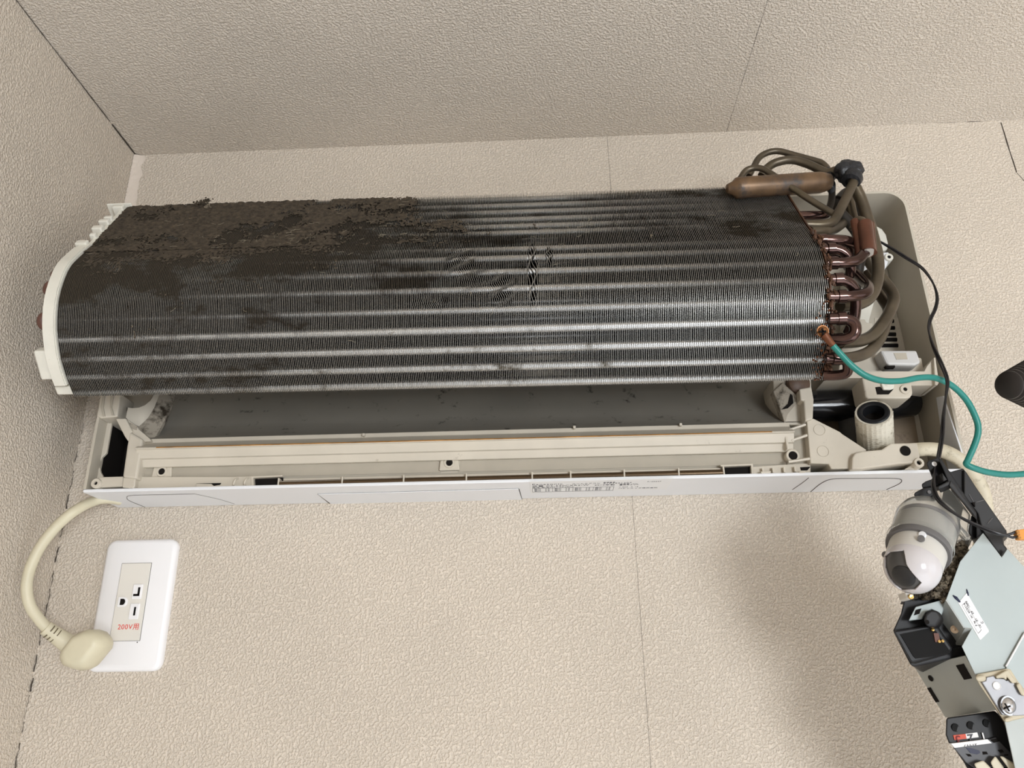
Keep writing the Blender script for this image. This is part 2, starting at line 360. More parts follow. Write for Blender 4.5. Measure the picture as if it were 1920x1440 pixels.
# recessed grey faces of the tray with screw islands between
rz0, rz1 = sec[1][2], sec[2][2]
for (a,b) in (((0.1001,-0.055,1.9991),(0.1112,-0.055,1.9988)),((0.1284,-0.055,1.9984),(0.3773,-0.055,1.9922)),((0.3964,-0.055,1.9917),(0.688,-0.055,1.9845))):
    xa, xb = a[0], b[0]
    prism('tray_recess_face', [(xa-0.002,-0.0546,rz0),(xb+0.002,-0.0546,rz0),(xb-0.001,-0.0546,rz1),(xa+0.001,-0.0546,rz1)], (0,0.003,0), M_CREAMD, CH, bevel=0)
def hole_boss(name, c, r, hr, parent, m=M_CREAM, d=0.004, rec=0.0004):
    o = lathe(name, c, (0,-1,0), [(hr,-d*2),(hr,0.0),(r*0.92,0.0),(r,-0.0006),(r,-d*2)], m, parent, n=24)
    lathe('screw_hole', (c[0],c[1]+rec,c[2]), (0,-1,0), [(0,0),(hr*1.02,0)], M_DARK, o, n=20); return o
for q in ((0.1207,-0.056,1.9957),(0.3871,-0.056,1.9974)):
    xc, zc, w = q[0], q[2], 0.0085
    prism('screw_island', [(xc-w-0.001,-0.0575,rz0+0.001),(xc+w+0.001,-0.0575,rz0+0.001),(xc+w,-0.0575,rz1),(xc-w,-0.0575,rz1)], (0,0.004,0), M_CREAM, CH, bevel=0.001)
    hole_boss('screw_boss', (xc,-0.0582,zc), 0.0052, 0.0031, CH, rec=0.0005)
hole_boss('screw_boss', (0.6946,-0.062,1.9951), 0.0062, 0.0040, CH)
# front channel panel between tray and underside, with two clip openings
to_y('channel_panel', [(0.0883,-0.059,1.9797),(0.2066,-0.059,1.9798),(0.2056,-0.059,1.9888),(0.1853,-0.059,1.9888),(0.1004,-0.059,1.9909)], -0.056, M_CREAM, CH, bevel=0.0004)
to_y('channel_panel', [(0.2357,-0.0585,1.9823),(0.6304,-0.0585,1.9815),(0.6309,-0.0585,1.9864),(0.2353,-0.0585,1.9862)], -0.056, M_CREAM, CH, bevel=0.0004)
to_y('channel_panel', [(0.6576,-0.059,1.9788),(0.7085,-0.059,1.979),(0.71,-0.059,1.9887),(0.6586,-0.059,1.9866)], -0.056, M_CREAM, CH, bevel=0.0004)
to_y('clip_opening', [(0.2057,-0.0555,1.9807),(0.2348,-0.0555,1.981),(0.2331,-0.0555,1.9891),(0.2048,-0.0555,1.9888)], -0.05, M_DARK, CH, bevel=0)
to_y('clip_opening', [(0.6308,-0.0555,1.9799),(0.6586,-0.0555,1.9802),(0.6592,-0.0555,1.989),(0.6308,-0.0555,1.9887)], -0.05, M_DARK, CH, bevel=0)
to_y('opening_frame', [(0.2055,-0.06,1.9886),(0.235,-0.06,1.9891),(0.2346,-0.06,1.9876),(0.2081,-0.06,1.987),(0.2095,-0.06,1.979),(0.207,-0.06,1.9791)], -0.055, M_CREAM, CH, bevel=0.0003)
to_y('opening_frame', [(0.6299,-0.06,1.9887),(0.6591,-0.06,1.9892),(0.6583,-0.06,1.9785),(0.6564,-0.06,1.9786),(0.6571,-0.06,1.9876),(0.6307,-0.06,1.987)], -0.055, M_CREAM, CH, bevel=0.0003)
tube('flap_rod', [(0.2329,-0.06,1.9804),(0.4153,-0.06,1.9805),(0.6319,-0.06,1.9813)], 0.0032, M_RODB, CH, n=14)
tube('rod_edge', [(0.2335,-0.0622,1.9819),(0.4155,-0.0622,1.9818),(0.6316,-0.0622,1.9825)], 0.0006, M_CREAM, CH, n=8)
for c in ((0.2328,-0.06,1.9809),(0.291,-0.06,1.9808),(0.3468,-0.06,1.9809),(0.4033,-0.06,1.9809),(0.4623,-0.06,1.9808),(0.4966,-0.06,1.981),(0.5442,-0.06,1.9813),(0.5924,-0.06,1.9813),(0.6319,-0.06,1.9816)):
    box('rod_rib', (c[0]-0.0007,-0.0636,c[2]-0.0036), (c[0]+0.0007,-0.056,c[2]+0.0045), M_CREAM, CH, bevel=0.0003)
for c in ((0.1918,-0.06,1.9829),(0.2017,-0.06,1.9832)): tube('spring_clip', [(c[0],-0.0585,c[2]-0.004),(c[0],-0.0632,c[2]-0.002),(c[0]+0.0012,-0.0632,c[2]+0.002),(c[0]+0.002,-0.0585,c[2]+0.0042)], 0.0008, M_CREAM, CH, n=8, sub=4)
to_y('clip_arm', [(0.1561,-0.0612,1.9775),(0.1704,-0.0612,1.9772),(0.1741,-0.0612,1.9791),(0.1702,-0.0612,1.9821),(0.1564,-0.0612,1.9825)], -0.058, M_CREAM, CH, bevel=0.0004)
to_y('clip_gap', [(0.1555,-0.0594,1.9832),(0.1787,-0.0594,1.9831),(0.1775,-0.0594,1.9814),(0.1717,-0.0594,1.9806),(0.1684,-0.0594,1.9826)], -0.058, M_DARK, CH, bevel=0)
to_y('clip_tab', [(0.1324,-0.064,1.9794),(0.1432,-0.064,1.9796),(0.1425,-0.064,1.9779),(0.1336,-0.064,1.9779)], -0.058, M_CREAM, CH, bevel=0.0004)
for (a,b,c,d) in (((0.6663,-0.0625,1.984),(0.6657,-0.0625,1.9791),0,0),((0.6752,-0.0625,1.9842),(0.6746,-0.0625,1.9794),0,0),((0.685,-0.0625,1.9845),(0.6844,-0.0625,1.9796),0,0),((0.6944,-0.0625,1.9847),(0.6956,-0.0625,1.9803),0,0)):
    box('clip_rib', (a[0]-0.0008,-0.0630,b[2]), (a[0]+0.0008,-0.056,a[2]), M_CREAM, CH, bevel=0.0003)
to_y('clip_tab', [(0.6635,-0.0645,1.9806),(0.6728,-0.0645,1.9808),(0.6721,-0.0645,1.9789),(0.6642,-0.0645,1.9786)], -0.058, M_CREAM, CH, bevel=0.0004)
to_y('clip_tab', [(0.6968,-0.0645,1.9797),(0.7024,-0.0645,1.9801),(0.7021,-0.0645,1.9782),(0.697,-0.0645,1.9778)], -0.058, M_CREAM, CH, bevel=0.0004)
to_y('clip_gap', [(0.7,-0.0594,1.9849),(0.7093,-0.0594,1.9852),(0.706,-0.0594,1.9819),(0.7005,-0.0594,1.982)], -0.058, M_DARK, CH, bevel=0)
for c in ((0.3079,-0.062,2.0244),(0.5018,-0.062,2.0264),(0.598,-0.062,2.0263)): box('lip_pin', (c[0]-0.0012,-0.064,c[2]-0.0012), (c[0]+0.0012,-0.058,c[2]+0.0014), M_CREAM, CH, bevel=0.0004)

# fan scroll behind the coil
sx0, sx1 = (0.1136,-0.058,2.0315)[0], (0.6961,-0.058,2.0285)[0]
sp = cat([(0,-0.060,sec[11][2]),(0,-0.046,sec[11][2]+0.010),(0,-0.030,sec[11][2]+0.026),(0,-0.018,sec[11][2]+0.050),(0,-0.012,sec[11][2]+0.09),(0,-0.010,H-0.20)],5)
v = []; f = []
for i,q in enumerate(sp):
    for xx in (sx0-0.02, sx1+0.01): v.append((xx,q.y,q.z))
m_ = len(sp)
f = [(2*i,2*i+1,2*i+3,2*i+2) for i in range(m_-1)]
obj('fan_scroll', v, f, M_SCROLL, CH, smooth=True)

# left end of the casing
to_y('corner_bracket', [(0.0535,-0.066,2.0722),(0.0538,-0.066,2.0491),(0.0578,-0.066,2.0468),(0.0739,-0.066,2.0478),(0.073,-0.066,2.0716)], -0.02, M_CREAM, CH, bevel=0.0012)
for seg in ([(0.0565,-0.0672,2.0709),(0.0568,-0.0672,2.0575),(0.0603,-0.0672,2.0481),(0.0628,-0.0672,2.0481),(0.0593,-0.0672,2.0574),(0.0587,-0.0672,2.0709)], [(0.0637,-0.0672,2.0707),(0.0658,-0.0672,2.0572),(0.0687,-0.0672,2.049),(0.0712,-0.0672,2.0489),(0.0674,-0.0672,2.0572),(0.0673,-0.0672,2.0706)]):
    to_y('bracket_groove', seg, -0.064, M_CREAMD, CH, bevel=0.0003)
to_y('end_plate', [(0.0457,-0.05,2.0534),(0.0593,-0.05,2.0522),(0.0603,-0.05,2.0447),(0.0605,-0.05,2.0174),(0.057,-0.05,2.0132),(0.0558,-0.05,2.0081),(0.0562,-0.05,2.0038),(0.0582,-0.05,1.9988),(0.061,-0.05,1.9951),(0.061,-0.05,1.993),(0.0494,-0.05,1.9912)], -0.047, M_CREAM, CH, bevel=0.0006)
to_y('cavity_shade_panel', [(0.0219,-0.014,2.0672),(0.0595,-0.014,2.0662),(0.0689,-0.014,2.0015),(0.0309,-0.014,2.0024)], -0.006, M_DARK, CH, bevel=0)  # added dark panel, stands in for the shade at the back of the cavity
prism('cavity_shade_panel', [(xL+0.0030,-0.0465,zB+0.012),(xL+0.0030,-0.006,zB+0.012),(xL+0.0030,-0.006,zB+0.10),(xL+0.0030,-0.0465,zB+0.10)], (0.0008,0,0), M_DARK, CH, bevel=0)  # second added panel: shade on the cavity's side wall, done in dark colour
to_y('end_post', [(0.0893,-0.068,2.0321),(0.1029,-0.068,2.0242),(0.1035,-0.068,2.016),(0.1035,-0.068,1.9911),(0.1035,-0.068,1.9866),(0.0901,-0.068,1.9886),(0.0892,-0.068,2.0185)], -0.02, M_CREAM, CH, bevel=0.0018)
to_y('end_foot', [(0.0894,-0.0655,1.9893),(0.1011,-0.0655,1.9876),(0.1016,-0.0655,1.98),(0.1002,-0.0655,1.9787),(0.0901,-0.0655,1.9796)], -0.02, M_CREAM, CH, bevel=0.0015)
to_y('foot_bar', [(0.0647,-0.063,1.9906),(0.0882,-0.063,1.9907),(0.0889,-0.063,1.981),(0.0676,-0.063,1.9804)], -0.02, M_CREAM, CH, bevel=0.001)
hole_boss('screw_boss', [(0.065,-0.066,1.984)][0], 0.0046, 0.0017, CH, d=0.012, rec=0.002)
to_y('diagonal_arm', [(0.0731,-0.067,2.0456),(0.083,-0.067,2.0457),(0.0911,-0.067,2.0331),(0.0898,-0.067,2.0281),(0.089,-0.067,2.0227),(0.0845,-0.067,2.0282)], -0.02, M_CREAM, CH, bevel=0.001)
to_y('arm_web', [(0.0812,-0.064,2.0468),(0.0941,-0.064,2.038),(0.0947,-0.064,2.0362),(0.1076,-0.064,2.026),(0.1095,-0.064,2.0231),(0.1004,-0.064,2.023),(0.0882,-0.064,2.0327)], -0.02, M_CREAM, CH, bevel=0.0008)
to_y('arm_pocket', [(0.0832,-0.0646,2.0436),(0.094,-0.0646,2.0378),(0.0939,-0.0646,2.0342),(0.0894,-0.0646,2.0361)], -0.05, M_SCROLLD, CH, bevel=0)
def collar(name, inner, outer, y0, y1, m):
    n = len(inner); v = [Vector(p) for p in inner]+[Vector(p) for p in outer]
    v += [Vector(p)+Vector((0,0.004,0)) for p in inner]+[Vector(p)+Vector((0,0.004,0)) for p in outer]
    f = []
    for i in range(n-1):
        f += [(i,i+1,n+i+1,n+i),(2*n+i,3*n+i,3*n+i+1,2*n+i+1),(i,2*n+i,2*n+i+1,i+1),(n+i,n+i+1,3*n+i+1,3*n+i)]
    f += [(0,n,3*n,2*n),(n-1,3*n-1,4*n-1,2*n-1)]
    return obj(name, v, f, m, CH, smooth=True, angle=60)
collar('bearing_collar', [(0.0793,-0.06,2.0588),(0.0829,-0.058,2.0588),(0.0882,-0.056,2.06),(0.0925,-0.054,2.0631),(0.0958,-0.052,2.0683),(0.0974,-0.05,2.0755)],
       [(0.0812,-0.064,2.0472),(0.0851,-0.06,2.0436),(0.0907,-0.056,2.0408),(0.0952,-0.052,2.0498),(0.0985,-0.048,2.0624),(0.0999,-0.045,2.0773)], 0, 0, M_CREAM)
collar('scroll_rim', [(0.0907,-0.056,2.0405),(0.0934,-0.054,2.0447),(0.0958,-0.051,2.0516),(0.0985,-0.048,2.0624),(0.0999,-0.045,2.0773)],
       [(0.107,-0.058,2.025),(0.1082,-0.054,2.0325),(0.1102,-0.048,2.0477),(0.1104,-0.042,2.0619),(0.1093,-0.036,2.0804)], 0, 0, M_SCROLLD)
to_y('bearing_cap', [(0.0561,-0.04,2.0805),(0.092,-0.04,2.0794),(0.0893,-0.04,2.0729),(0.0849,-0.04,2.0684),(0.0793,-0.04,2.066),(0.0727,-0.04,2.0655),(0.0593,-0.04,2.0664)], -0.02, M_CREAMD, CH, bevel=0.001)
to_y('bearing_block', [(0.0648,-0.052,2.0619),(0.0747,-0.052,2.062),(0.0754,-0.052,2.0511),(0.066,-0.052,2.0513)], -0.02, M_SCROLLD, CH, bevel=0.0006)

# right end of the casing
to_y('end_column', [(0.7064,-0.07,2.0552),(0.7176,-0.07,2.057),(0.7179,-0.07,2.0448),(0.7143,-0.07,2.0262),(0.7072,-0.07,2.0243),(0.7087,-0.07,2.0436),(0.706,-0.07,2.0443)], -0.02, M_CREAM, CH, bevel=0.0012)
to_y('end_cheek', [(0.6881,-0.058,2.0714),(0.7226,-0.058,2.0704),(0.7217,-0.058,2.0601),(0.7108,-0.058,2.0593),(0.7106,-0.058,2.0484),(0.7138,-0.058,2.0472),(0.7111,-0.058,2.0244),(0.6947,-0.058,2.0255),(0.6925,-0.058,2.027),(0.6868,-0.058,2.0567)], -0.02, M_CREAM, CH, bevel=0.001)
to_y('cheek_slope', [(0.6856,-0.0605,2.0573),(0.6955,-0.0605,2.0658),(0.7007,-0.0605,2.0597),(0.7093,-0.0605,2.0493),(0.6959,-0.0605,2.0346),(0.692,-0.0605,2.0255),(0.6898,-0.0605,2.0383)], -0.05, M_SCROLLD, CH, bevel=0.0008)
to_y('cheek_slot', [(0.7008,-0.0612,2.054),(0.7025,-0.0612,2.0521),(0.7022,-0.0612,2.0449),(0.6965,-0.0612,2.04),(0.691,-0.0612,2.0391),(0.6971,-0.0612,2.0443)], -0.055, M_DARK, CH, bevel=0)
lathe('bearing_ring', (0.7106,-0.064,2.0643), (0.2,-1,-0.1), [(0,0),(0.008,0.0),(0.0105,-0.002),(0.0105,-0.01)], mat('rubber_brown',(0.10,0.06,0.04),0.5), CH)
to_y('gear_plate', [(0.71,-0.066,2.0262),(0.7161,-0.066,2.0281),(0.7376,-0.066,2.0148),(0.7392,-0.066,2.0129),(0.7581,-0.066,1.9975),(0.7543,-0.066,1.994),(0.7459,-0.066,1.9811),(0.7246,-0.066,1.981),(0.7229,-0.066,1.9856),(0.7074,-0.066,1.9866)], -0.03, M_CREAM, CH, bevel=0.0008)
for c in ([(0.7197,-0.0662,2.017)][0], [(0.7198,-0.0662,1.9971)][0]):
    lathe('ejector_mark', c, (0,-1,0), [(0.0048,0.0),(0.0050,0.0003),(0.0052,0.0)], M_CREAM, CH, n=24)
to_y('cable_block', [(0.742,-0.072,1.9893),(0.7451,-0.072,1.9931),(0.751,-0.072,1.9947),(0.7686,-0.072,1.9958),(0.7773,-0.072,2.0011),(0.8001,-0.072,2.0012),(0.7999,-0.072,1.9878),(0.7947,-0.072,1.9834),(0.7798,-0.072,1.9825),(0.7483,-0.072,1.9787),(0.7397,-0.072,1.979)], -0.03, M_CREAM, CH, bevel=0.0012)
hb = [(0.7882,-0.0724,1.9939)][0]
lathe('block_hole', hb, (0,-1,0), [(0,0),(0.0046,0)], M_DARK, CH, n=24)
hole_boss('screw_boss', [(0.7974,-0.0735,1.9827)][0], 0.0044, 0.0021, CH, d=0.010, rec=0.003)
to_y('boss_web', [(0.7873,-0.067,1.9791),(0.7977,-0.067,1.9847),(0.8006,-0.067,1.9808),(0.7977,-0.067,1.9785)], -0.04, M_CREAM, CH, bevel=0.0006)
for (a,b) in (((0.6934,-0.066,2.0178),(0.7082,-0.066,2.0224)),((0.6938,-0.066,2.0078),(0.7081,-0.066,2.0124)),((0.6883,-0.066,1.9883),(0.7072,-0.066,1.9907))):
    v, f = g_tube([a,b], 0.0013, 6); obj('stiffening_rib', v, f, M_CREAM, CH)
to_y('rib_post', [(0.6877,-0.068,2.0161),(0.6906,-0.068,2.0162),(0.6902,-0.068,2.0002),(0.6883,-0.068,1.9992)], -0.05, M_CREAM, CH, bevel=0.0006)
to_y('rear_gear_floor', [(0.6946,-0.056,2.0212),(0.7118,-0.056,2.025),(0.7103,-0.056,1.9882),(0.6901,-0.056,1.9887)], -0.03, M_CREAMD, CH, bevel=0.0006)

# right compartment: brown mounting plate, vents, motor holder
to_y('mounting_plate', [(0.7347,-0.0085,2.0691),(0.8342,-0.0085,2.0662),(0.8316,-0.0085,2.0093),(0.7262,-0.0085,2.012)], -0.004, M_BROWNP, CH, bevel=0.0004)
for (a,b) in (((0.8222,-0.0048,2.1506),(0.834,-0.0048,2.1508)),((0.8214,-0.0048,2.1434),(0.8336,-0.0048,2.143)),((0.819,-0.0048,2.1363),(0.8333,-0.0048,2.1358)),((0.8169,-0.0048,2.1304),(0.8333,-0.0048,2.1299)),((0.8168,-0.0048,2.1239),(0.8331,-0.0048,2.1234))):
    tube('vent_slot', [a,b], 0.0021, M_DARK, CH, n=10)
to_y('vent_panel', [(0.8161,-0.0046,2.1552),(0.8396,-0.0046,2.1544),(0.8402,-0.0046,2.1185),(0.8093,-0.0046,2.1172)], -0.004, M_CREAM, CH, bevel=0)
to_y('motor_plate', [(0.7876,-0.03,2.1985),(0.8146,-0.03,2.2006),(0.8187,-0.03,2.1881),(0.7988,-0.03,2.1409),(0.7888,-0.03,2.0842),(0.7676,-0.03,2.0782)], -0.006, M_WHITEC, CH, bevel=0.001)
to_y('stepped_plate', [(0.7756,-0.036,2.1388),(0.7922,-0.036,2.1394),(0.7926,-0.036,2.1359),(0.799,-0.036,2.1345),(0.7911,-0.036,2.1039),(0.8005,-0.036,2.1003),(0.8001,-0.036,2.0869),(0.7712,-0.036,2.0823)], -0.01, M_CREAM, CH, bevel=0.001)
to_y('motor_dome', [(0.8116,-0.042,2.2419),(0.8194,-0.042,2.2418),(0.8244,-0.042,2.2377),(0.8273,-0.042,2.2308),(0.8275,-0.042,2.221),(0.8257,-0.042,2.2138),(0.8211,-0.042,2.2114),(0.8141,-0.042,2.2121),(0.8096,-0.042,2.2157)], -0.012, M_WHITEC, CH, bevel=0.002, seg=3)
to_y('motor_clamp', [(0.8057,-0.048,2.2062),(0.8225,-0.048,2.2065),(0.8227,-0.048,2.2038),(0.819,-0.048,2.1927),(0.8136,-0.048,2.1841),(0.809,-0.048,2.1907),(0.7897,-0.048,2.1903),(0.7903,-0.048,2.1938),(0.7981,-0.048,2.1982)], -0.012, M_WHITEP, CH, bevel=0.0008)
hole_boss('screw_boss', [(0.8212,-0.05,2.1999)][0], 0.0042, 0.0018, CH, M_WHITEC, d=0.008)
# shelf with white holder box and screw clamp
to_y('shelf', [(0.7343,-0.064,2.0674),(0.7448,-0.064,2.0678),(0.7593,-0.064,2.0733),(0.8236,-0.064,2.0713),(0.8267,-0.064,2.076),(0.8349,-0.064,2.0844),(0.8339,-0.064,2.0605),(0.8303,-0.064,2.0573),(0.8101,-0.064,2.0575),(0.7937,-0.064,2.0599),(0.7672,-0.064,2.0664)], -0.03, M_CREAM, CH, bevel=0.001)
to_y('shelf_back', [(0.7503,-0.05,2.0725),(0.765,-0.05,2.0784),(0.8307,-0.05,2.0763),(0.8309,-0.05,2.0905),(0.7992,-0.05,2.0975),(0.7774,-0.05,2.1062),(0.7591,-0.05,2.1048)], -0.02, M_CREAM, CH, bevel=0.001)
hb = to_y('holder_box', [(0.7868,-0.066,2.0928),(0.8199,-0.066,2.0917),(0.8213,-0.066,2.0791),(0.8156,-0.066,2.0767),(0.7928,-0.066,2.0779),(0.7901,-0.066,2.0796)], -0.03, mat('holder_frosted',(0.55,0.545,0.53),0.4), CH, bevel=0.002)
to_y('holder_window', [(0.7983,-0.0664,2.0893),(0.8096,-0.0664,2.089),(0.8097,-0.0664,2.0827),(0.7997,-0.0664,2.0827)], -0.06, M_CREAMD, hb, bevel=0)
to_y('shelf_lip', [(0.8327,-0.068,2.0829),(0.8342,-0.068,2.0831),(0.8323,-0.068,2.0582),(0.8303,-0.068,2.0558),(0.8283,-0.068,2.0563)], -0.04, M_CREAM, CH, bevel=0.0005)
to_y('shelf_slot', [(0.7895,-0.0645,2.0777),(0.7982,-0.0645,2.0776),(0.7978,-0.0645,2.0757),(0.7905,-0.0645,2.0759)], -0.06, M_DARK, CH, bevel=0)
cl = to_y('screw_clamp', [(0.7626,-0.073,2.0636),(0.7802,-0.073,2.0567),(0.7897,-0.073,2.0574),(0.8054,-0.073,2.0571),(0.8048,-0.073,2.0467),(0.8018,-0.073,2.0431),(0.7987,-0.073,2.0421),(0.765,-0.073,2.0431),(0.7628,-0.073,2.0447)], -0.045, M_CREAM, CH, bevel=0.0015)
to_y('clamp_window', [(0.7727,-0.0734,2.0535),(0.777,-0.0734,2.0539),(0.779,-0.0734,2.051),(0.7884,-0.0734,2.0512),(0.7832,-0.0734,2.0463),(0.7731,-0.0734,2.0466)], -0.07, M_DARK, cl, bevel=0)
to_y('clamp_tab', [(0.7776,-0.0755,2.0563),(0.7891,-0.0755,2.0559),(0.788,-0.0755,2.0513),(0.7848,-0.0755,2.0501),(0.7785,-0.0755,2.0504)], -0.07, M_WHITEC, cl, bevel=0.0008)
hole_boss('screw_boss', [(0.7981,-0.0745,2.0504)][0], 0.0044, 0.0018, cl, d=0.004)
v, f = g_tube([[(0.794,-0.05,2.0453)][0], [(0.8006,-0.062,2.0463)][0]], 0.0028, 8); obj('clamp_strut', v, f, M_WHITEC, CH)
# white foam strip on the inside of the right cheek
prism('foam_strip', [(0.8385,-0.0452,2.0523),(0.8385,-0.0577,2.0492),(0.8385,-0.0667,1.992),(0.8385,-0.059,1.9773),(0.8385,-0.0385,1.9803),(0.8385,-0.0375,2.0006)], (0.0014,0,0), M_WHITEP, CH, bevel=0.0004)

# pipes that come out of the wall inside the casing
tube('black_pipe', [(0.7242,-0.03,2.0522),(0.7482,-0.03,2.052),(0.7806,-0.03,2.0516),(0.803,-0.028,2.0528),(0.8258,-0.02,2.0583)], 0.0150, M_BLACKG, None, n=24, sub=4)
tag(bpy.context.scene.objects['black_pipe'], 'glossy black horizontal pipe behind the ribbed hose in the casing', 'pipe')
def ribbed(name, a, b, r, m, mcap, label, cat_, nr=9):
    a = Vector(a); b = Vector(b); L = (b-a).length; ax = (b-a)/L
    t = root(name, label, cat_, tuple(b))
    e1 = ax.orthogonal().normalized(); e2 = ax.cross(e1); v = []; f = []; K = 72; J = 60
    for j in range(J+1):
        h = L*j/J
        for k in range(K):
            aa = 2*math.pi*k/K; rr = r+0.0003*(1 if k % 3 else -1)+0.0003*math.sin(2*math.pi*h/0.0024)
            v.append(a+ax*h+(e1*math.cos(aa)+e2*math.sin(aa))*rr)
    for j in range(J):
        for k in range(K): f.append((j*K+k,j*K+(k+1)%K,(j+1)*K+(k+1)%K,(j+1)*K+k))
    obj('ribbed_sleeve', v, f, m, t, smooth=True, angle=60)
    lathe('end_ring', a, -ax, [(r*0.58,-0.012),(r*0.58,0.0006),(r*0.66,0.0014),(r*0.82,0.0014),(r*0.88,0.0004),(r*0.88,-0.003)], mcap, t, n=40)
    lathe('sleeve_rim', a, -ax, [(r*0.86,-0.001),(r*0.88,0.0002),(r*0.99,0.0003),(r*1.0,-0.001)], m, t, n=40)
    lathe('bore', a+ax*0.010, -ax, [(0,0),(r*0.63,0)], M_DARK, t, n=32)
    return t
ribbed('drain_hose', (0.7648,-0.078,2.0277), (0.7776,-0.04,2.0085), 0.0152, M_HOSE, mat('rubber_ring',(0.012,0.013,0.015),0.45,spec=0.3), 'white ribbed drain hose stub with black rubber end ring', 'hose')
t = tube('dark_hose', [(0.7669,-0.02,2.0475),(0.7636,-0.028,2.0262),(0.7632,-0.03,2.0047)], 0.011, M_GREYD, None, n=20, sub=4); tag(t, 'dark ribbed hose in shade behind the white drain hose', 'hose')
t = tube('signal_cable', [(0.795,-0.05,2.0),(0.8045,-0.06,1.9983),(0.8197,-0.062,1.9973),(0.8314,-0.064,1.9915),(0.8437,-0.062,1.9806),(0.8542,-0.055,1.965),(0.8575,-0.05,1.9504),(0.8566,-0.045,1.9374),(0.8499,-0.04,1.9129),(0.8392,-0.04,1.8814)], 0.0062, M_CORDD, None, n=16, sub=6)
tag(t, 'stained ivory cable looping out of the casing beside the black bracket', 'cable')

# ------------------------------------------------------------------ heat exchanger coil
CX0, CL = 0.0704, 0.635
AX = Vector((1,-0.0019,-0.007))
PROF = [(p[1],p[2]) for p in [(0.0704,-0.1071,2.2529),(0.0704,-0.1305,2.2146),(0.0704,-0.1516,2.1791),(0.0704,-0.1637,2.1616),(0.0704,-0.1725,2.1464),(0.0704,-0.1767,2.1285),(0.0704,-0.1772,2.1116),(0.0704,-0.174,2.0957),(0.0704,-0.169,2.0834),(0.0704,-0.1604,2.0692),(0.0704,-0.147,2.0553),(0.0704,-0.131,2.0434)]]
HX = root('heat_exchanger', 'dirty aluminium fin coil with copper pipes hanging loose in front of the casing', 'heat exchanger', (CX0+CL/2, PROF[-1][0], PROF[-1][1]))
def sample(pr, step):
    q = [Vector((0,a,b)) for a,b in pr]; return cat(q, step)
top_pl = [Vector((0,PROF[0][0]+(PROF[2][0]-PROF[0][0])*i/8, PROF[0][1]+(PROF[2][1]-PROF[0][1])*i/8)) for i in range(9)]
front_pl = sample(PROF[2:], 6)
def normals(pl):
    out = []
    for i in range(len(pl)):
        t = (pl[min(i+1,len(pl)-1)]-pl[max(i-1,0)]).normalized(); nn = Vector((0,-t.z,t.y))
        if nn.y < 0: nn = -nn
        out.append(nn)
    return out
FULL = top_pl+front_pl[1:]
SARC = [0.0]
for i in range(1,len(FULL)): SARC.append(SARC[-1]+(FULL[i]-FULL[i-1]).length)
FN = normals(FULL)
def on_coil(x, s, inward=0.0):
    """point on the coil face: x along the coil from its left end, s along the profile from the top edge"""
    s = max(0, min(SARC[-1]-1e-6, s)); i = 0
    while SARC[i+1] < s: i += 1
    t = (s-SARC[i])/(SARC[i+1]-SARC[i]); p = FULL[i].lerp(FULL[i+1], t); nn = FN[i].lerp(FN[i+1], t).normalized()
    return Vector((CX0,0,0))+AX*x+p+nn*inward
def slab(pl, depth, trim0=0.0, trim1=0.0):
    nn = normals(pl); inner = [p+q*depth for p,q in zip(pl,nn)]
    return inner
NF, TH, DEPTH = 424, 0.00034, 0.022
pitch = CL/NF
segs = []
for pl in (top_pl, front_pl):
    nn = normals(pl); segs.append((pl, [p+q*DEPTH for p,q in zip(pl,nn)]))
rear = [Vector((0,PROF[0][0]+0.004+0.045*i/5, PROF[0][1]-0.003-0.085*i/5)) for i in range(6)]
segs.append(([p for p in rear], [p+Vector((0,0.018,0.009)) for p in rear]))
def bent(x, s):
    """fins bent by knocks: sideways push of the fin edge (m)"""
    d = 0
    for (cx,cs,rx,rs,a) in BENDS:
        q = ((x-cx)/rx)**2+((s-cs)/rs)**2
        if q < 1: d += a*(1-q)**1*math.sin(9*(s-cs)/rs+3*(x-cx)/rx)
    return d
BENDS = [(0.337,0.128,0.014,0.022,0.0016),(0.372,0.160,0.012,0.018,-0.0015),(0.398,0.142,0.005,0.040,0.0022),(0.350,0.150,0.02,0.02,0.0009),(0.313,0.171,0.02,0.006,0.0010),(0.412,0.125,0.004,0.016,0.0012)]
v = []; f = []; mi = []
for i in range(NF):
    x = pitch*(i+0.5); wob = random.uniform(-0.00010,0.00010); s0 = 0
    for si,(outer,inner) in enumerate(segs):
        n = len(outer); b = len(v)
        for k in range(n):
            s = (SARC[k] if si == 0 else SARC[min(8+k,len(SARC)-1)]) if si < 2 else -1
            dx = wob+(bent(x,s) if si == 1 else 0)
            for (P_,h,w) in ((outer[k],-TH/2,1),(outer[k],TH/2,1),(inner[k],-TH/2,0),(inner[k],TH/2,0)):
                v.append(Vector((CX0,0,0))+AX*(x+h+dx*w)+P_)
        for k in range(n-1):
            a = b+4*k; c = a+4
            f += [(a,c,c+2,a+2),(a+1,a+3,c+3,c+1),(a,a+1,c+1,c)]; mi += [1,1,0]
        mi += [1,1]; f += [(b,b+2,b+3,b+1),(b+4*n-4,b+4*n-3,b+4*n-1,b+4*n-2)]
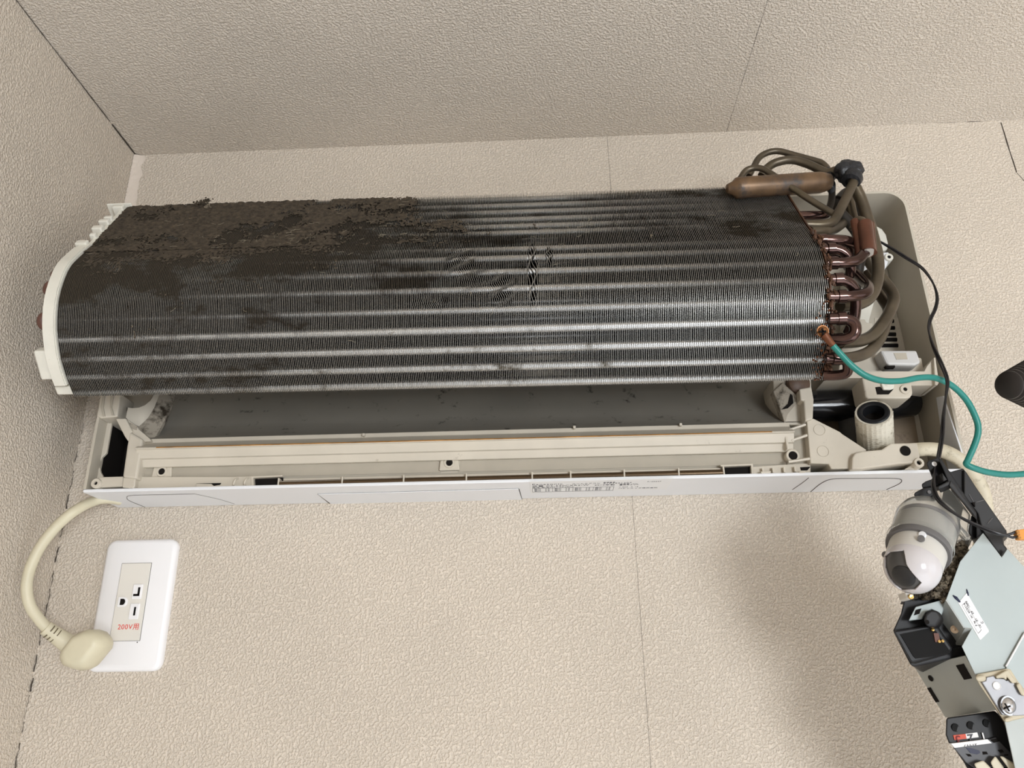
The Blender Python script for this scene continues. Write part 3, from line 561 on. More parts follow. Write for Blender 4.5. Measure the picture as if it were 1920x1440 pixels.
def fin_material(name, clean):
    m = bpy.data.materials.new(name); m.use_nodes = True; N = m.node_tree.nodes; Lk = m.node_tree.links
    b = N['Principled BSDF']; tc = N.new('ShaderNodeTexCoord')
    n1 = N.new('ShaderNodeTexNoise'); n1.inputs['Scale'].default_value = 26; n1.inputs['Detail'].default_value = 9; n1.inputs['Roughness'].default_value = 0.68
    mp = N.new('ShaderNodeMapping'); mp.inputs['Scale'].default_value = (0.55,1,1); Lk.new(tc.outputs['Object'], mp.inputs['Vector']); Lk.new(mp.outputs['Vector'], n1.inputs['Vector'])
    sp_ = N.new('ShaderNodeSeparateXYZ'); Lk.new(tc.outputs['Object'], sp_.inputs['Vector'])
    # dust settled on the upper left of the coil, thinning out along it
    gx = N.new('ShaderNodeMapRange'); gx.inputs['From Min'].default_value = 0.12; gx.inputs['From Max'].default_value = -0.20; gx.inputs['To Min'].default_value = -0.06; gx.inputs['To Max'].default_value = 0.10
    Lk.new(sp_.outputs['X'], gx.inputs['Value'])
    gz = N.new('ShaderNodeMapRange'); gz.inputs['From Min'].default_value = 0.03; gz.inputs['From Max'].default_value = 0.13; gz.inputs['To Min'].default_value = -0.08; gz.inputs['To Max'].default_value = 0.07
    Lk.new(sp_.outputs['Z'], gz.inputs['Value'])
    a1 = N.new('ShaderNodeMath'); a1.operation = 'ADD'; Lk.new(n1.outputs['Fac'], a1.inputs[0]); Lk.new(gx.outputs['Result'], a1.inputs[1])
    a2 = N.new('ShaderNodeMath'); a2.operation = 'ADD'; Lk.new(a1.outputs[0], a2.inputs[0]); Lk.new(gz.outputs['Result'], a2.inputs[1])
    mr = N.new('ShaderNodeMapRange'); mr.inputs['From Min'].default_value = 0.50; mr.inputs['From Max'].default_value = 0.60; Lk.new(a2.outputs[0], mr.inputs['Value'])
    mx = N.new('ShaderNodeMix'); mx.data_type = 'RGBA'; mx.inputs['A'].default_value = (*clean,1); mx.inputs['B'].default_value = (0.05,0.038,0.024,1)
    Lk.new(mr.outputs['Result'], mx.inputs['Factor']); Lk.new(mx.outputs['Result'], b.inputs['Base Color'])
    inv = N.new('ShaderNodeMapRange'); inv.inputs['To Min'].default_value = 0.75; inv.inputs['To Max'].default_value = 0.0; Lk.new(mr.outputs['Result'], inv.inputs['Value'])
    Lk.new(inv.outputs['Result'], b.inputs['Metallic'])
    ro = N.new('ShaderNodeMapRange'); ro.inputs['To Min'].default_value = 0.36; ro.inputs['To Max'].default_value = 0.9; Lk.new(mr.outputs['Result'], ro.inputs['Value'])
    Lk.new(ro.outputs['Result'], b.inputs['Roughness']); return m
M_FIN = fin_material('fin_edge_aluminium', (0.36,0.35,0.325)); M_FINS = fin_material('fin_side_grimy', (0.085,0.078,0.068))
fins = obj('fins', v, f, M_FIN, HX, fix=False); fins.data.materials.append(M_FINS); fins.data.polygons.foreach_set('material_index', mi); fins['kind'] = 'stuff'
# tubes through the fins (their collars shine between the fin edges)
M_TUBE = mat('tube_collar', (0.70,0.70,0.69), 0.36, metal=0.85, var=0.1, vscale=80, dirt=(0.10,0.08,0.05), dscale=24, dlo=0.58, dhi=0.68)
S_ROWS = [0.0030,0.0174,0.0319,0.0473,0.0615,0.0746,0.1079,0.124,0.1409,0.1582,0.1769,0.1939,0.211,0.2277,0.2435]
for k,s in enumerate(S_ROWS):
    r_, d_ = (0.0042,0.0050) if s > 0.185 else (0.0036,0.0056)
    tube('tube', [on_coil(0.001,s,d_),on_coil(CL-0.001,s,d_)], r_, M_TUBE, HX, n=14)
# second row further in
for k in range(len(S_ROWS)-1):
    s = (S_ROWS[k]+S_ROWS[k+1])/2
    tube('tube', [on_coil(0.001,s,0.0160),on_coil(CL-0.001,s,0.0160)], 0.0034, M_TUBE, HX, n=10)
# end sheet on the right (rusty) 
def sheet(name, x, th, m, out=0.0012, depth=DEPTH+0.002, parent=HX):
    A = [on_coil(x, s, -out) for s in SARC]; B = [on_coil(x, s, depth) for s in SARC]
    n = len(A); d = AX*th; v = A+B+[p+d for p in A]+[p+d for p in B]; f = []
    for i in range(n-1): f += [(i,i+1,n+i+1,n+i),(2*n+i,3*n+i,3*n+i+1,2*n+i+1),(i,2*n+i,2*n+i+1,i+1),(n+i,n+i+1,3*n+i+1,3*n+i)]
    f += [(0,n,3*n,2*n),(n-1,3*n-1,4*n-1,2*n-1)]
    return obj(name, v, f, m, parent)
M_RUSTY = mat('end_sheet_rust', (0.085,0.04,0.022), 0.5, metal=0.3, var=0.5, vscale=90, dirt=(0.25,0.17,0.12), dscale=120, dlo=0.6, dhi=0.75)
sheet('end_sheet', CL+0.0004, 0.0012, M_RUSTY)
# crust of corrosion along the end sheet
P = []
for i in range(150):
    s = random.uniform(0.10,0.243); c = on_coil(CL+random.uniform(-0.002,0.004), s, random.uniform(-0.003,0.002)); r = random.uniform(0.0005,0.0019)
    bm = bmesh.new(); bmesh.ops.create_icosphere(bm, subdivisions=1, radius=r)
    vv = [c+Vector((q.co.x,q.co.y,q.co.z*1.6))*random.uniform(0.8,1.2) for q in bm.verts]; ff = [tuple(w.index for w in q.verts) for q in bm.faces]; bm.free(); P.append((vv,ff))
v, f = join(P); o = obj('corrosion_crust', v, f, M_RUSTY, HX); o['kind'] = 'stuff'
P = []
for i in range(110):
    s = random.uniform(0.178,0.246); c = on_coil(CL-0.001-abs(random.gauss(0,0.004)), min(s,0.2455), random.uniform(-0.0008,0.001)); r = random.uniform(0.0004,0.0012)
    bm = bmesh.new(); bmesh.ops.create_icosphere(bm, subdivisions=1, radius=r); P.append(([c+q.co*random.uniform(0.8,1.2) for q in bm.verts],[tuple(w.index for w in q.verts) for q in bm.faces])); bm.free()
v, f = join(P); o = obj('rust_spots', v, f, mat('rust_wet',(0.12,0.045,0.02),0.3,var=0.5,vscale=200), HX); o['kind'] = 'stuff'
# white plastic end plate on the left
def band(name, s0, s1, x0, x1, th, m, n=24, parent=HX, out=0.0018):
    A = []; 
    for i in range(n+1):
        s = s0+(s1-s0)*i/n; A.append((on_coil(x0,s,-out),on_coil(x1,s,-out),on_coil(x0,s,-out+th),on_coil(x1,s,-out+th)))
    v = [p for q in A for p in q]; f = []
    for i in range(n):
        a = 4*i; c = a+4; f += [(a,c,c+1,a+1),(a+2,a+3,c+3,c+2),(a,a+2,c+2,c),(a+1,c+1,c+3,a+3)]
    f += [(0,1,3,2),(4*n,4*n+2,4*n+3,4*n+1)]
    return obj(name, v, f, m, parent, smooth=True, angle=50)
ep = band('end_plate', 0.082, 0.2330, -0.0098, -0.0004, 0.024, M_WHITEC)
band('end_plate_lip', 0.092, 0.2325, -0.0102, -0.0008, 0.0022, M_WHITEC, parent=ep, out=0.0032)
band('plate_strip', 0.004, 0.084, -0.0045, -0.0004, 0.022, M_WHITEC, parent=ep, out=0.0)
def tab(s, x0, x1, ds, th, name='plate_tab', m=M_WHITEC, out=0.004):
    q = [on_coil(x0,s-ds/2,-out),on_coil(x1,s-ds/2,-out),on_coil(x1,s+ds/2,-out),on_coil(x0,s+ds/2,-out)]
    d = on_coil(x0,s,-out+th)-on_coil(x0,s,-out)
    v, f = g_prism(q, d); return obj(name, v, f, m, ep, bevel=0.0015, seg=3)
tab(0.006,-0.012,-0.001,0.006,0.020); tab(0.000,-0.020,0.005,0.004,0.020); tab(0.030,-0.010,-0.002,0.005,0.016); tab(0.0375,-0.012,-0.002,0.0055,0.016); tab(0.0515,-0.012,-0.002,0.007,0.016)
tab(0.066,-0.008,-0.002,0.005,0.012); tab(0.0815,-0.014,-0.003,0.007,0.014)
tab(0.2150,-0.022,-0.006,0.026,0.010,'mount_lug',out=0.0005); tab(0.2420,-0.016,-0.001,0.010,0.018,'mount_foot',out=-0.003)
for (s) in (0.139,0.176,0.118):
    a = on_coil(-0.010,s-0.008,0.012); b = on_coil(-0.010,s+0.008,0.012); o_ = Vector((-0.0085,-0.002,0))
    tube('return_bend', [a+Vector((0.012,0,0)),a,a+o_+(b-a)*0.25,b+o_-(b-a)*0.25,b,b+Vector((0.012,0,0))], 0.0038, mat('tube_brown',(0.12,0.055,0.04),0.5), HX, n=12, sub=4)

# dust mat on the upper left, a torn felt sheet following the fins
def felt(name, x0, x1, s0, s1, nx, ns, thr, m, seed, amp=0.0010, lift=0.0006, fine=0.12):
    V = {}; v = []; f = []
    def dens(x, s):
        q = noise.fractal((x*26+seed, s*34, seed), 0.9, 2.1, 5)*0.30+0.30
        fx = 1-max(0,(x-0.16)/0.30); fs = 1-max(0,(s-0.086)/0.12)
        return q+0.5*min(fx,1.0)+0.5*min(fs,1.0)-0.55
    def vid(i,j):
        if (i,j) not in V:
            x = x0+(x1-x0)*i/nx; s = s0+(s1-s0)*j/ns
            h = lift+amp*(noise.noise((x*300,s*300,seed))+0.6*noise.noise((x*900,s*900,seed)))
            V[(i,j)] = len(v); v.append(on_coil(x+random.uniform(-1,1)*0.0003, s, -h))
        return V[(i,j)]
    for i in range(nx):
        for j in range(ns):
            x = x0+(x1-x0)*(i+.5)/nx; s = s0+(s1-s0)*(j+.5)/ns
            if dens(x,s)+fine*noise.noise((x*520,s*330,seed+3)) > thr: f.append((vid(i,j),vid(i+1,j),vid(i+1,j+1),vid(i,j+1)))
    o = obj(name, v, f, m, HX, fix=False); o['kind'] = 'stuff'; return o
felt('dust_mat', 0.0, 0.60, -0.0, 0.098, 480, 100, 0.60, M_DUSTD, 1.3)
felt('dust_patch', 0.005, 0.55, 0.095, 0.235, 700, 200, 0.70, M_DUSTD, 5.1, amp=0.0003, lift=0.0001, fine=0.34)
# clump on the top edge and loose lint
def clump(name, c, r, n, m, parent, sq=(1,1,1), seed=0):
    P = []; rnd = random.Random(seed)
    for i in range(n*4):
        d = Vector((rnd.gauss(0,1)*sq[0],rnd.gauss(0,1)*sq[1],rnd.gauss(0,1)*sq[2]))*r*0.45; q = Vector(c)+d; rr = r*rnd.uniform(0.06,0.20)
        bm = bmesh.new(); bmesh.ops.create_icosphere(bm, subdivisions=2, radius=rr)
        vv = [q+w.co*(1+0.9*noise.noise(w.co*1500+Vector((i*3.1,0,0)))) for w in bm.verts]; ff = [tuple(w.index for w in p.verts) for p in bm.faces]; bm.free(); P.append((vv,ff))
    v, f = join(P); o = obj(name, v, f, m, parent); o['kind'] = 'stuff'; return o
clump('dust_clump', on_coil(0.077,0.003,-0.002), 0.006, 26, M_DUSTD, HX, (1.4,0.6,0.8), 3)
clump('dust_clump', on_coil(0.083,0.010,-0.002), 0.004, 12, M_DUST, HX, (1,0.6,1.0), 4)
clump('dust_clump', on_coil(0.500,0.100,-0.0005), 0.0022, 8, M_DUST, HX, (0.6,0.4,1.3), 9)
P = []; rnd = random.Random(11)
for i in range(150):
    x = rnd.choice([rnd.uniform(0.10,0.45),rnd.uniform(0.0,0.62)]); s = rnd.choice([rnd.gauss(0.082,0.006),rnd.gauss(0.075,0.03),rnd.uniform(0.0,0.2)])
    s = max(0.001,min(0.23,s)); pts = []; a = rnd.uniform(0,6.28)
    for k in range(5):
        pts.append(on_coil(max(0,min(CL,x)), max(0,min(0.24,s)), -0.0008-rnd.uniform(0,0.0008))); a += rnd.uniform(-0.9,0.9); x += math.cos(a)*0.0018; s += math.sin(a)*0.0012
    P.append(g_tube(cat(pts,2), 0.00012, 4))
v, f = join(P); o = obj('lint', v, f, M_LINT, HX); o['kind'] = 'stuff'

# ---- copper plumbing on the right end (all soldered to the coil)
def pipe(pts, r, m=M_COPPER, bend=0.012, name='copper_pipe', parent=HX):
    return tube(name, pts, r, m, parent, n=14, bend=bend)
def collar_ring(c, d, r):
    lathe('solder_ring', c, d, [(r*0.9,-0.0035),(r*1.16,-0.003),(r*1.2,0.003),(r*0.9,0.0035)], M_COPPER, HX, n=16)
R1 = 0.0042
# visible stubs and bends down the end sheet
pipe([(0.7098,-0.128,2.2012),(0.7239,-0.126,2.202),(0.7351,-0.122,2.2041),(0.746,-0.11,2.2151)], R1)
pipe([(0.7082,-0.142,2.1827),(0.7229,-0.142,2.1815),(0.7342,-0.14,2.1845),(0.7464,-0.138,2.2037),(0.764,-0.132,2.2341)], R1*1.02, M_COPPERO, 0.012)
pipe([(0.7111,-0.146,2.1729),(0.7265,-0.142,2.1748),(0.7415,-0.125,2.1872),(0.7657,-0.1,2.2127)], R1, M_COPPERO)
pipe([(0.706,-0.158,2.157),(0.7229,-0.158,2.1563),(0.7378,-0.156,2.1559),(0.7455,-0.145,2.1571),(0.7471,-0.128,2.1587),(0.7355,-0.122,2.1616),(0.7223,-0.12,2.1633)], R1*1.15, M_COPPER, 0.008, 'return_bend')
pipe([(0.7064,-0.168,2.1421),(0.7225,-0.168,2.1414),(0.7303,-0.166,2.1367),(0.7333,-0.16,2.1264),(0.7346,-0.15,2.1243),(0.729,-0.14,2.1291)], R1, M_COPPER, 0.012, 'return_bend')
pipe([(0.705,-0.172,2.1266),(0.7242,-0.172,2.1259),(0.7353,-0.17,2.1286),(0.7445,-0.166,2.1382),(0.75,-0.162,2.1465)], R1*1.05, M_COPPER, 0.012)
pipe([(0.7048,-0.175,2.1096),(0.7192,-0.175,2.109),(0.7272,-0.172,2.105),(0.7308,-0.165,2.0964),(0.7323,-0.15,2.0845),(0.7294,-0.14,2.0771)], R1*1.05, M_COPPER, 0.014, 'return_bend')
pipe([(0.7041,-0.175,2.0941),(0.7242,-0.175,2.0934),(0.7369,-0.172,2.0974),(0.7451,-0.16,2.1094),(0.748,-0.14,2.1294),(0.7486,-0.12,2.1513)], R1*1.05, M_COPPER, 0.011)
pipe([(0.7026,-0.172,2.0757),(0.716,-0.172,2.0757),(0.7231,-0.172,2.0712),(0.7223,-0.17,2.0619),(0.7154,-0.166,2.0598),(0.7032,-0.162,2.062)], R1*1.1, M_COPPER, 0.013, 'return_bend')
pipe([(0.7006,-0.158,2.0476),(0.7081,-0.158,2.0473),(0.7187,-0.156,2.046),(0.7201,-0.148,2.0381),(0.713,-0.144,2.0381),(0.7039,-0.14,2.04)], R1*1.0, M_COPPER, 0.012, 'return_bend')
for c in ((0.7145,-0.158,2.1567),(0.7164,-0.168,2.1417),(0.7148,-0.172,2.1262),(0.7149,-0.175,2.1092),(0.715,-0.175,2.0937),(0.7126,-0.172,2.0758),(0.7112,-0.163,2.0613),(0.7089,-0.158,2.0473)):
    collar_ring(c, (1,0,0), R1*1.1)
# long olive pipes
pipe([(0.7668,-0.125,2.2308),(0.7713,-0.122,2.2193),(0.7756,-0.12,2.1878),(0.7765,-0.12,2.1557),(0.7694,-0.124,2.1322),(0.7579,-0.13,2.1138),(0.7417,-0.14,2.1031),(0.7228,-0.15,2.0976)], R1*1.25, M_COPPERO, 0.02)
pipe([(0.7675,-0.105,2.2342),(0.7698,-0.1,2.2078),(0.7789,-0.095,2.1702),(0.7917,-0.092,2.149),(0.7967,-0.095,2.1329),(0.7852,-0.1,2.1124),(0.7645,-0.11,2.0885),(0.7441,-0.125,2.0757),(0.7215,-0.14,2.0691)], R1*1.25, M_COPPERO, 0.016)
pipe([(0.7848,-0.075,2.1701),(0.7911,-0.078,2.1426),(0.7939,-0.085,2.125),(0.7758,-0.1,2.0917),(0.7545,-0.118,2.069),(0.7321,-0.135,2.0569),(0.7087,-0.15,2.0503)], R1*1.15, M_COPPERO, 0.016)
pipe([(0.7555,-0.11,2.2135),(0.7648,-0.11,2.1987),(0.7705,-0.11,2.1813),(0.7609,-0.105,2.1485),(0.7539,-0.1,2.1135)], R1*1.2, mat('pipe_dark',(0.035,0.03,0.025),0.5,metal=0.3), 0.014)
# thermistor sleeve
pipe([(0.7451,-0.15,2.1711),(0.7487,-0.152,2.1799),(0.753,-0.156,2.1765),(0.7526,-0.158,2.1683)], R1*0.7, M_COPPERO, 0.006)
pipe([(0.7478,-0.152,2.1778),(0.746,-0.156,2.1593),(0.7403,-0.163,2.133)], R1*0.95, M_COPPERR, 0.01)
tube('sensor_sleeve', [(0.7521,-0.16,2.1697),(0.7462,-0.168,2.1374)], R1*1.45, M_COPPERR, HX, n=16)
lathe('sensor_tip', (0.7462,-0.1682,2.1368), (0.05,-0.3,-1), [(0,0.0004),(R1*1.2,0.0003),(R1*1.2,-0.001)], M_STEEL, HX, n=16)
pipe([(0.759,-0.155,2.1726),(0.7538,-0.16,2.1414)], R1*0.8, M_COPPERR, 0.01)
# muffler and capillaries on top
a, b = Vector((0.6487,-0.128,2.2328)), Vector((0.7478,-0.118,2.2432)); L = (b-a).length
lathe('muffler', a, b-a, [(0.0002,0),(0.004,0.0005),(0.0065,0.006),(0.0095,0.009),(0.0100,0.012),(0.0100,L-0.010),(0.0092,L-0.006),(0.0072,L)], M_MUFF, HX, n=28)
pipe([(0.6657,-0.118,2.2505),(0.673,-0.118,2.2617),(0.6864,-0.12,2.2608),(0.7026,-0.126,2.2388),(0.7215,-0.132,2.214),(0.74,-0.136,2.1947)], 0.0030, M_COPPERO, 0.012)
pipe([(0.6797,-0.1,2.2661),(0.6941,-0.098,2.2915),(0.7105,-0.098,2.2971),(0.7268,-0.1,2.2883),(0.7503,-0.104,2.2754),(0.7538,-0.106,2.2656),(0.7557,-0.108,2.2537)], 0.0031, M_COPPERO, 0.014)
pipe([(0.6899,-0.106,2.2612),(0.7003,-0.106,2.275),(0.719,-0.108,2.2782),(0.7326,-0.11,2.271),(0.7491,-0.114,2.2556),(0.7569,-0.118,2.2566),(0.7632,-0.125,2.2499)], 0.0041, M_COPPERO, 0.012)
def blob(name, c, r, m, parent, sc=(1,1,1), amp=0.25, fr=140):
    bm = bmesh.new(); bmesh.ops.create_icosphere(bm, subdivisions=4, radius=1.0)
    vv = [Vector(c)+Vector((w.co.x*sc[0],w.co.y*sc[1],w.co.z*sc[2]))*r*(1+amp*noise.noise(w.co*r*fr+Vector(c)*50)) for w in bm.verts]; ff = [tuple(w.index for w in p.verts) for p in bm.faces]; bm.free()
    return obj(name, vv, ff, m, parent, smooth=True, angle=180)
blob('putty_joint', (0.7621,-0.128,2.2465), 0.0118, M_RUBBER, HX, (1.05,0.9,0.95), 0.35, 160)
lathe('putty_cuff', (0.7629,-0.131,2.2372), Vector((0.764,-0.132,2.2341))-Vector((0.7474,-0.138,2.2042)), [(0.0045,-0.006),(0.0085,-0.005),(0.0095,0.0),(0.008,0.004)], M_RUBBER, HX, n=20)
blob('putty_joint', (0.751,-0.112,2.254), 0.0062, M_RUBBER, HX, (0.8,1,1.4), 0.4, 260)
blob('putty_joint', (0.7493,-0.115,2.2399), 0.0050, M_RUBBER, HX, (0.8,1,1.4), 0.4, 260)
pipe([(0.7514,-0.112,2.2407),(0.7492,-0.112,2.2271),(0.7422,-0.116,2.2124)], 0.0032, mat('pipe_dark',(0.035,0.03,0.025),0.5), 0.01)
pipe([(0.766,-0.09,2.2398),(0.7752,-0.09,2.2491),(0.782,-0.092,2.245),(0.7815,-0.092,2.2244),(0.7848,-0.09,2.2019)], 0.0068, mat('pipe_dark',(0.035,0.03,0.025),0.5), 0.014)
blob('dark_foam', (0.7725,-0.088,2.2347), 0.013, mat('pipe_dark',(0.035,0.03,0.025),0.5), HX, (0.9,0.5,1.2), 0.3, 100)
# earth terminal: corroded screw and ring lug
lug = lathe('earth_screw', (0.695,-0.1765,2.063), (0.05,-1,-0.35), [(0,0.0026),(0.0024,0.0024),(0.0038,0.0011),(0.0040,0),(0.0048,0),(0.0048,-0.0015)], mat('screw_corroded',(0.22,0.095,0.035),0.45,metal=0.7,var=0.4,vscale=150), HX, n=20)
for d in ((0.0026,0,0.0006),(0.0006,0,0.0026)):
    c = Vector((0.6936,-0.18,2.0614)); box('screw_cross', (c.x-d[0],c.y-0.0003,c.z-d[2]), (c.x+d[0],c.y+0.0015,c.z+d[2]), M_DARK, lug, bevel=0)
tube('ring_lug', [(0.6957,-0.1765,2.0598),(0.6988,-0.176,2.0544),(0.704,-0.172,2.0505)], [0.0034,0.0028,0.0022], mat('lug_rust',(0.16,0.055,0.022),0.5,metal=0.4,var=0.4,vscale=120), HX, n=12)

# ------------------------------------------------------------------ wires
t = tube('earth_wire', [(0.7018,-0.174,2.0515),(0.7085,-0.172,2.0431),(0.716,-0.17,2.0346),(0.7257,-0.168,2.0275),(0.7385,-0.165,2.0243),(0.7542,-0.162,2.025),(0.771,-0.158,2.0288),(0.7853,-0.154,2.0295),(0.7984,-0.15,2.0243),(0.8097,-0.145,2.0137),(0.8165,-0.14,1.9995),(0.817,-0.138,1.99),(0.8133,-0.136,1.9801),(0.8062,-0.134,1.9678),(0.8042,-0.134,1.9644),(0.8077,-0.134,1.9617),(0.8193,-0.132,1.9581),(0.8362,-0.13,1.956),(0.8581,-0.128,1.9573)], 0.00245, M_GREEN, None, n=12, sub=6)
tag(t, 'green earth wire curving from the coil screw towards the right', 'wire')
wb = root('sensor_wire', 'thin black twin sensor wire ending in an orange connector', 'wire', (0.7728,-0.15,1.9565))
wp = [(0.777,-0.115,2.1853),(0.7827,-0.115,2.1795),(0.7921,-0.116,2.1707),(0.8023,-0.118,2.1591),(0.8122,-0.12,2.1478),(0.8164,-0.124,2.1315),(0.8154,-0.128,2.1153),(0.8095,-0.132,2.1017),(0.8007,-0.136,2.0889),(0.7955,-0.14,2.0764),(0.7925,-0.147,2.0597),(0.7912,-0.155,2.0422),(0.7899,-0.161,2.0252),(0.7848,-0.164,2.0118),(0.7776,-0.167,1.9935),(0.7704,-0.172,1.9751),(0.7577,-0.185,1.9552),(0.7484,-0.195,1.9429),(0.7406,-0.205,1.9317),(0.7375,-0.212,1.9211),(0.7406,-0.216,1.9129),(0.7484,-0.218,1.9051),(0.7574,-0.22,1.8989),(0.7655,-0.222,1.8942),(0.771,-0.222,1.893)]
sm = cat(wp,5)
for k in (-1,1):
    pts = []
    for i,q in enumerate(sm):
        a = i*0.16+(0 if k > 0 else math.pi); pts.append(q+Vector((math.cos(a)*0.00085,math.sin(a)*0.00085,0)))
    pts += [Vector(p) for p in ([(0.7756,-0.222,1.8939),(0.7797,-0.222,1.8956)] if k > 0 else [(0.775,-0.222,1.8912),(0.7798,-0.222,1.8918)])]
    tube('wire_strand', pts, 0.00085, M_WIREB, wb, n=8)
oc = prism('connector', [(0.7773,-0.224,1.8956),(0.7818,-0.224,1.8962),(0.7961,-0.224,1.8966),(0.7942,-0.224,1.8891),(0.7782,-0.224,1.8897)], (0,0.005,0), M_ORANGE, wb, bevel=0.0005)
for q in [(0.7778,-0.2245,1.8945),(0.7777,-0.2245,1.8927),(0.7779,-0.2245,1.8907)]: box('connector_socket', (q[0]-0.0006,q[1],q[2]-0.0006), (q[0]+0.0012,q[1]+0.003,q[2]+0.0006), M_RUST, oc, bevel=0)

pc = root('power_cord', 'ivory power cord with unplugged moulded plug hanging in front of the outlet', 'power cord', (0.0692,-0.05,1.8401))
cp = [(0.0652,-0.02,1.9788),(0.0571,-0.03,1.9782),(0.0493,-0.038,1.974)]+[(0.044,-0.0555,1.9612),(0.032,-0.0576,1.9478),(0.022,-0.0593,1.93),(0.016,-0.0589,1.9113),(0.015,-0.0574,1.894),(0.018,-0.0523,1.8786),(0.024,-0.044,1.867),(0.03,-0.0367,1.8584)]
tube('cord', cp, 0.0047, M_CORD, pc, n=18, sub=7)
pe = Vector((0.03,-0.0367,1.8584)); pd = Vector((0.05,-0.0166,1.8411))-pe; pd.normalize()
sl = tube('strain_relief', [pe-pd*0.004,pe+pd*0.004,pe+pd*0.018,pe+pd*0.026], [0.0062,0.0066,0.0080,0.0095], M_CORD, pc, n=20)
for i in range(4):
    for sg in (-1,1):
        c = pe+pd*(0.0005+0.0034*i); e1 = Vector((0,-1,0)); e1 = (e1-pd*e1.dot(pd)).normalized(); e2 = pd.cross(e1)
        pts = [c+(e1*math.cos(a)+e2*math.sin(a))*0.0066 for a in [sg*0.75+(j-2)*0.23 for j in range(5)]]
        v, f = g_tube(pts, 0.0006, 6); obj('relief_slot', v, f, mat('slot_shade',(0.16,0.13,0.08),0.8), sl)
# plug body: rounded bevelled block
yb = pe.y+pd.y*0.04
def plugpoly(L_, y): return [Vector((p[0],y,p[2])) for p in L_]
fr = [(0.07,-0.066,1.8522),(0.0834,-0.066,1.8572),(0.0922,-0.066,1.8545),(0.0978,-0.066,1.8492),(0.0977,-0.066,1.8424),(0.0857,-0.066,1.8256),(0.0769,-0.066,1.824),(0.0662,-0.066,1.8271),(0.0616,-0.066,1.8318),(0.0611,-0.066,1.8386)]
c0 = sum((Vector(p) for p in fr), Vector())/len(fr)
v = []; n = len(fr)
for (sc_,dy) in ((0.72,-0.006),(0.97,0.0),(1.03,0.012),(0.85,0.022)):
    for p in fr: v.append(c0+(Vector(p)-c0)*sc_+Vector((0.000,dy,0)))
f = [tuple(range(n)),tuple(range(4*n-1,3*n-1,-1))]+[(l*n+i,l*n+(i+1)%n,(l+1)*n+(i+1)%n,(l+1)*n+i) for l in range(3) for i in range(n)]
pb = obj('plug_body', v, f, M_CORD, pc, bevel=0.003, seg=4, smooth=True, angle=180)
for (dx,dz) in ((0.004,0.007),(0.0,-0.007),(-0.009,0.001)):
    box('plug_prong', (c0.x+dx-0.0008,c0.y+0.018,c0.z+dz-0.003), (c0.x+dx+0.0008,c0.y+0.030,c0.z+dz+0.003), M_STEEL, pb, bevel=0.0003)

# ------------------------------------------------------------------ wall outlet
ox0, oz1 = 0.0516, H-0.4565; ox1, oz0 = ox0+0.0690, oz1-0.1195
OT = root('wall_outlet', 'white 200 V wall outlet plate with three slots under the casing', 'wall outlet', ((ox0+ox1)/2,0,oz0))
def rrect(x0,x1,z0,z1,r,y,n=6):
    out = []
    for (cx,cz,a0) in ((x1-r,z1-r,0),(x0+r,z1-r,90),(x0+r,z0+r,180),(x1-r,z0+r,270)):
        for i in range(n+1):
            a = math.radians(a0+90*i/n); out.append((cx+r*math.cos(a),y,cz+r*math.sin(a)))
    return out
rings = [rrect(ox0,ox1,oz0,oz1,0.0085,0.0),rrect(ox0,ox1,oz0,oz1,0.0085,-0.0035),rrect(ox0+0.0008,ox1-0.0008,oz0+0.0008,oz1-0.0008,0.008,-0.0055),rrect(ox0+0.0035,ox1-0.0035,oz0+0.0035,oz1-0.0035,0.006,-0.0072)]
n = len(rings[0]); v = [p for r in rings for p in r]
f = [(l*n+i,l*n+(i+1)%n,(l+1)*n+(i+1)%n,(l+1)*n+i) for l in range(3) for i in range(n)]+[tuple(range(3*n,4*n)),tuple(range(n-1,-1,-1))]
obj('cover_plate', v, f, M_PLATE, OT, smooth=True, angle=50)
ix0, ix1, iz0, iz1 = ox0+0.0190, ox0+0.0472, oz0+0.0265, oz1-0.0230
ins = box('receptacle', (ix0,-0.0080,iz0), (ix1,-0.006,iz1), M_PLATEI, OT, bevel=0.0003)
P = [g_box((ix0-0.0003,-0.0075,iz0-0.0003),(ix0,-0.007,iz1+0.0003)),g_box((ix1,-0.0075,iz0-0.0003),(ix1+0.0003,-0.007,iz1+0.0003)),g_box((ix0,-0.0075,iz1),(ix1,-0.007,iz1+0.0003)),g_box((ix0,-0.0075,iz0-0.0003),(ix1,-0.007,iz0))]
v, f = join(P); obj('receptacle_gap', v, f, M_GROOVE, OT)
def slotblock(px, pz, w, h, name='slot_frame'):
    b_ = box(name, (px-w/2,-0.0093,pz-h/2), (px+w/2,-0.0075,pz+h/2), M_PLATE, ins, bevel=0.0009, seg=3); return b_
sA = Vector((0.09,-0.009,1.8942)); sB = Vector((0.0899,-0.009,1.8764)); sG = Vector((0.0776,-0.009,1.885))
b1 = slotblock(sA.x,sA.z,0.0092,0.0135); b2 = slotblock(sB.x,sB.z,0.0092,0.0142)
P = [g_box((sA.x+0.0008,-0.0095,sA.z-0.0038),(sA.x+0.0028,-0.009,sA.z+0.0038)),g_box((sA.x-0.0030,-0.0095,sA.z-0.0042),(sA.x+0.0028,-0.009,sA.z-0.0022))]
v, f = join(P); obj('slot', v, f, M_DARK, b1); box('slot', (sB.x+0.0000,-0.0095,sB.z-0.0038), (sB.x+0.0018,-0.009,sB.z+0.0038), M_DARK, b2, bevel=0)
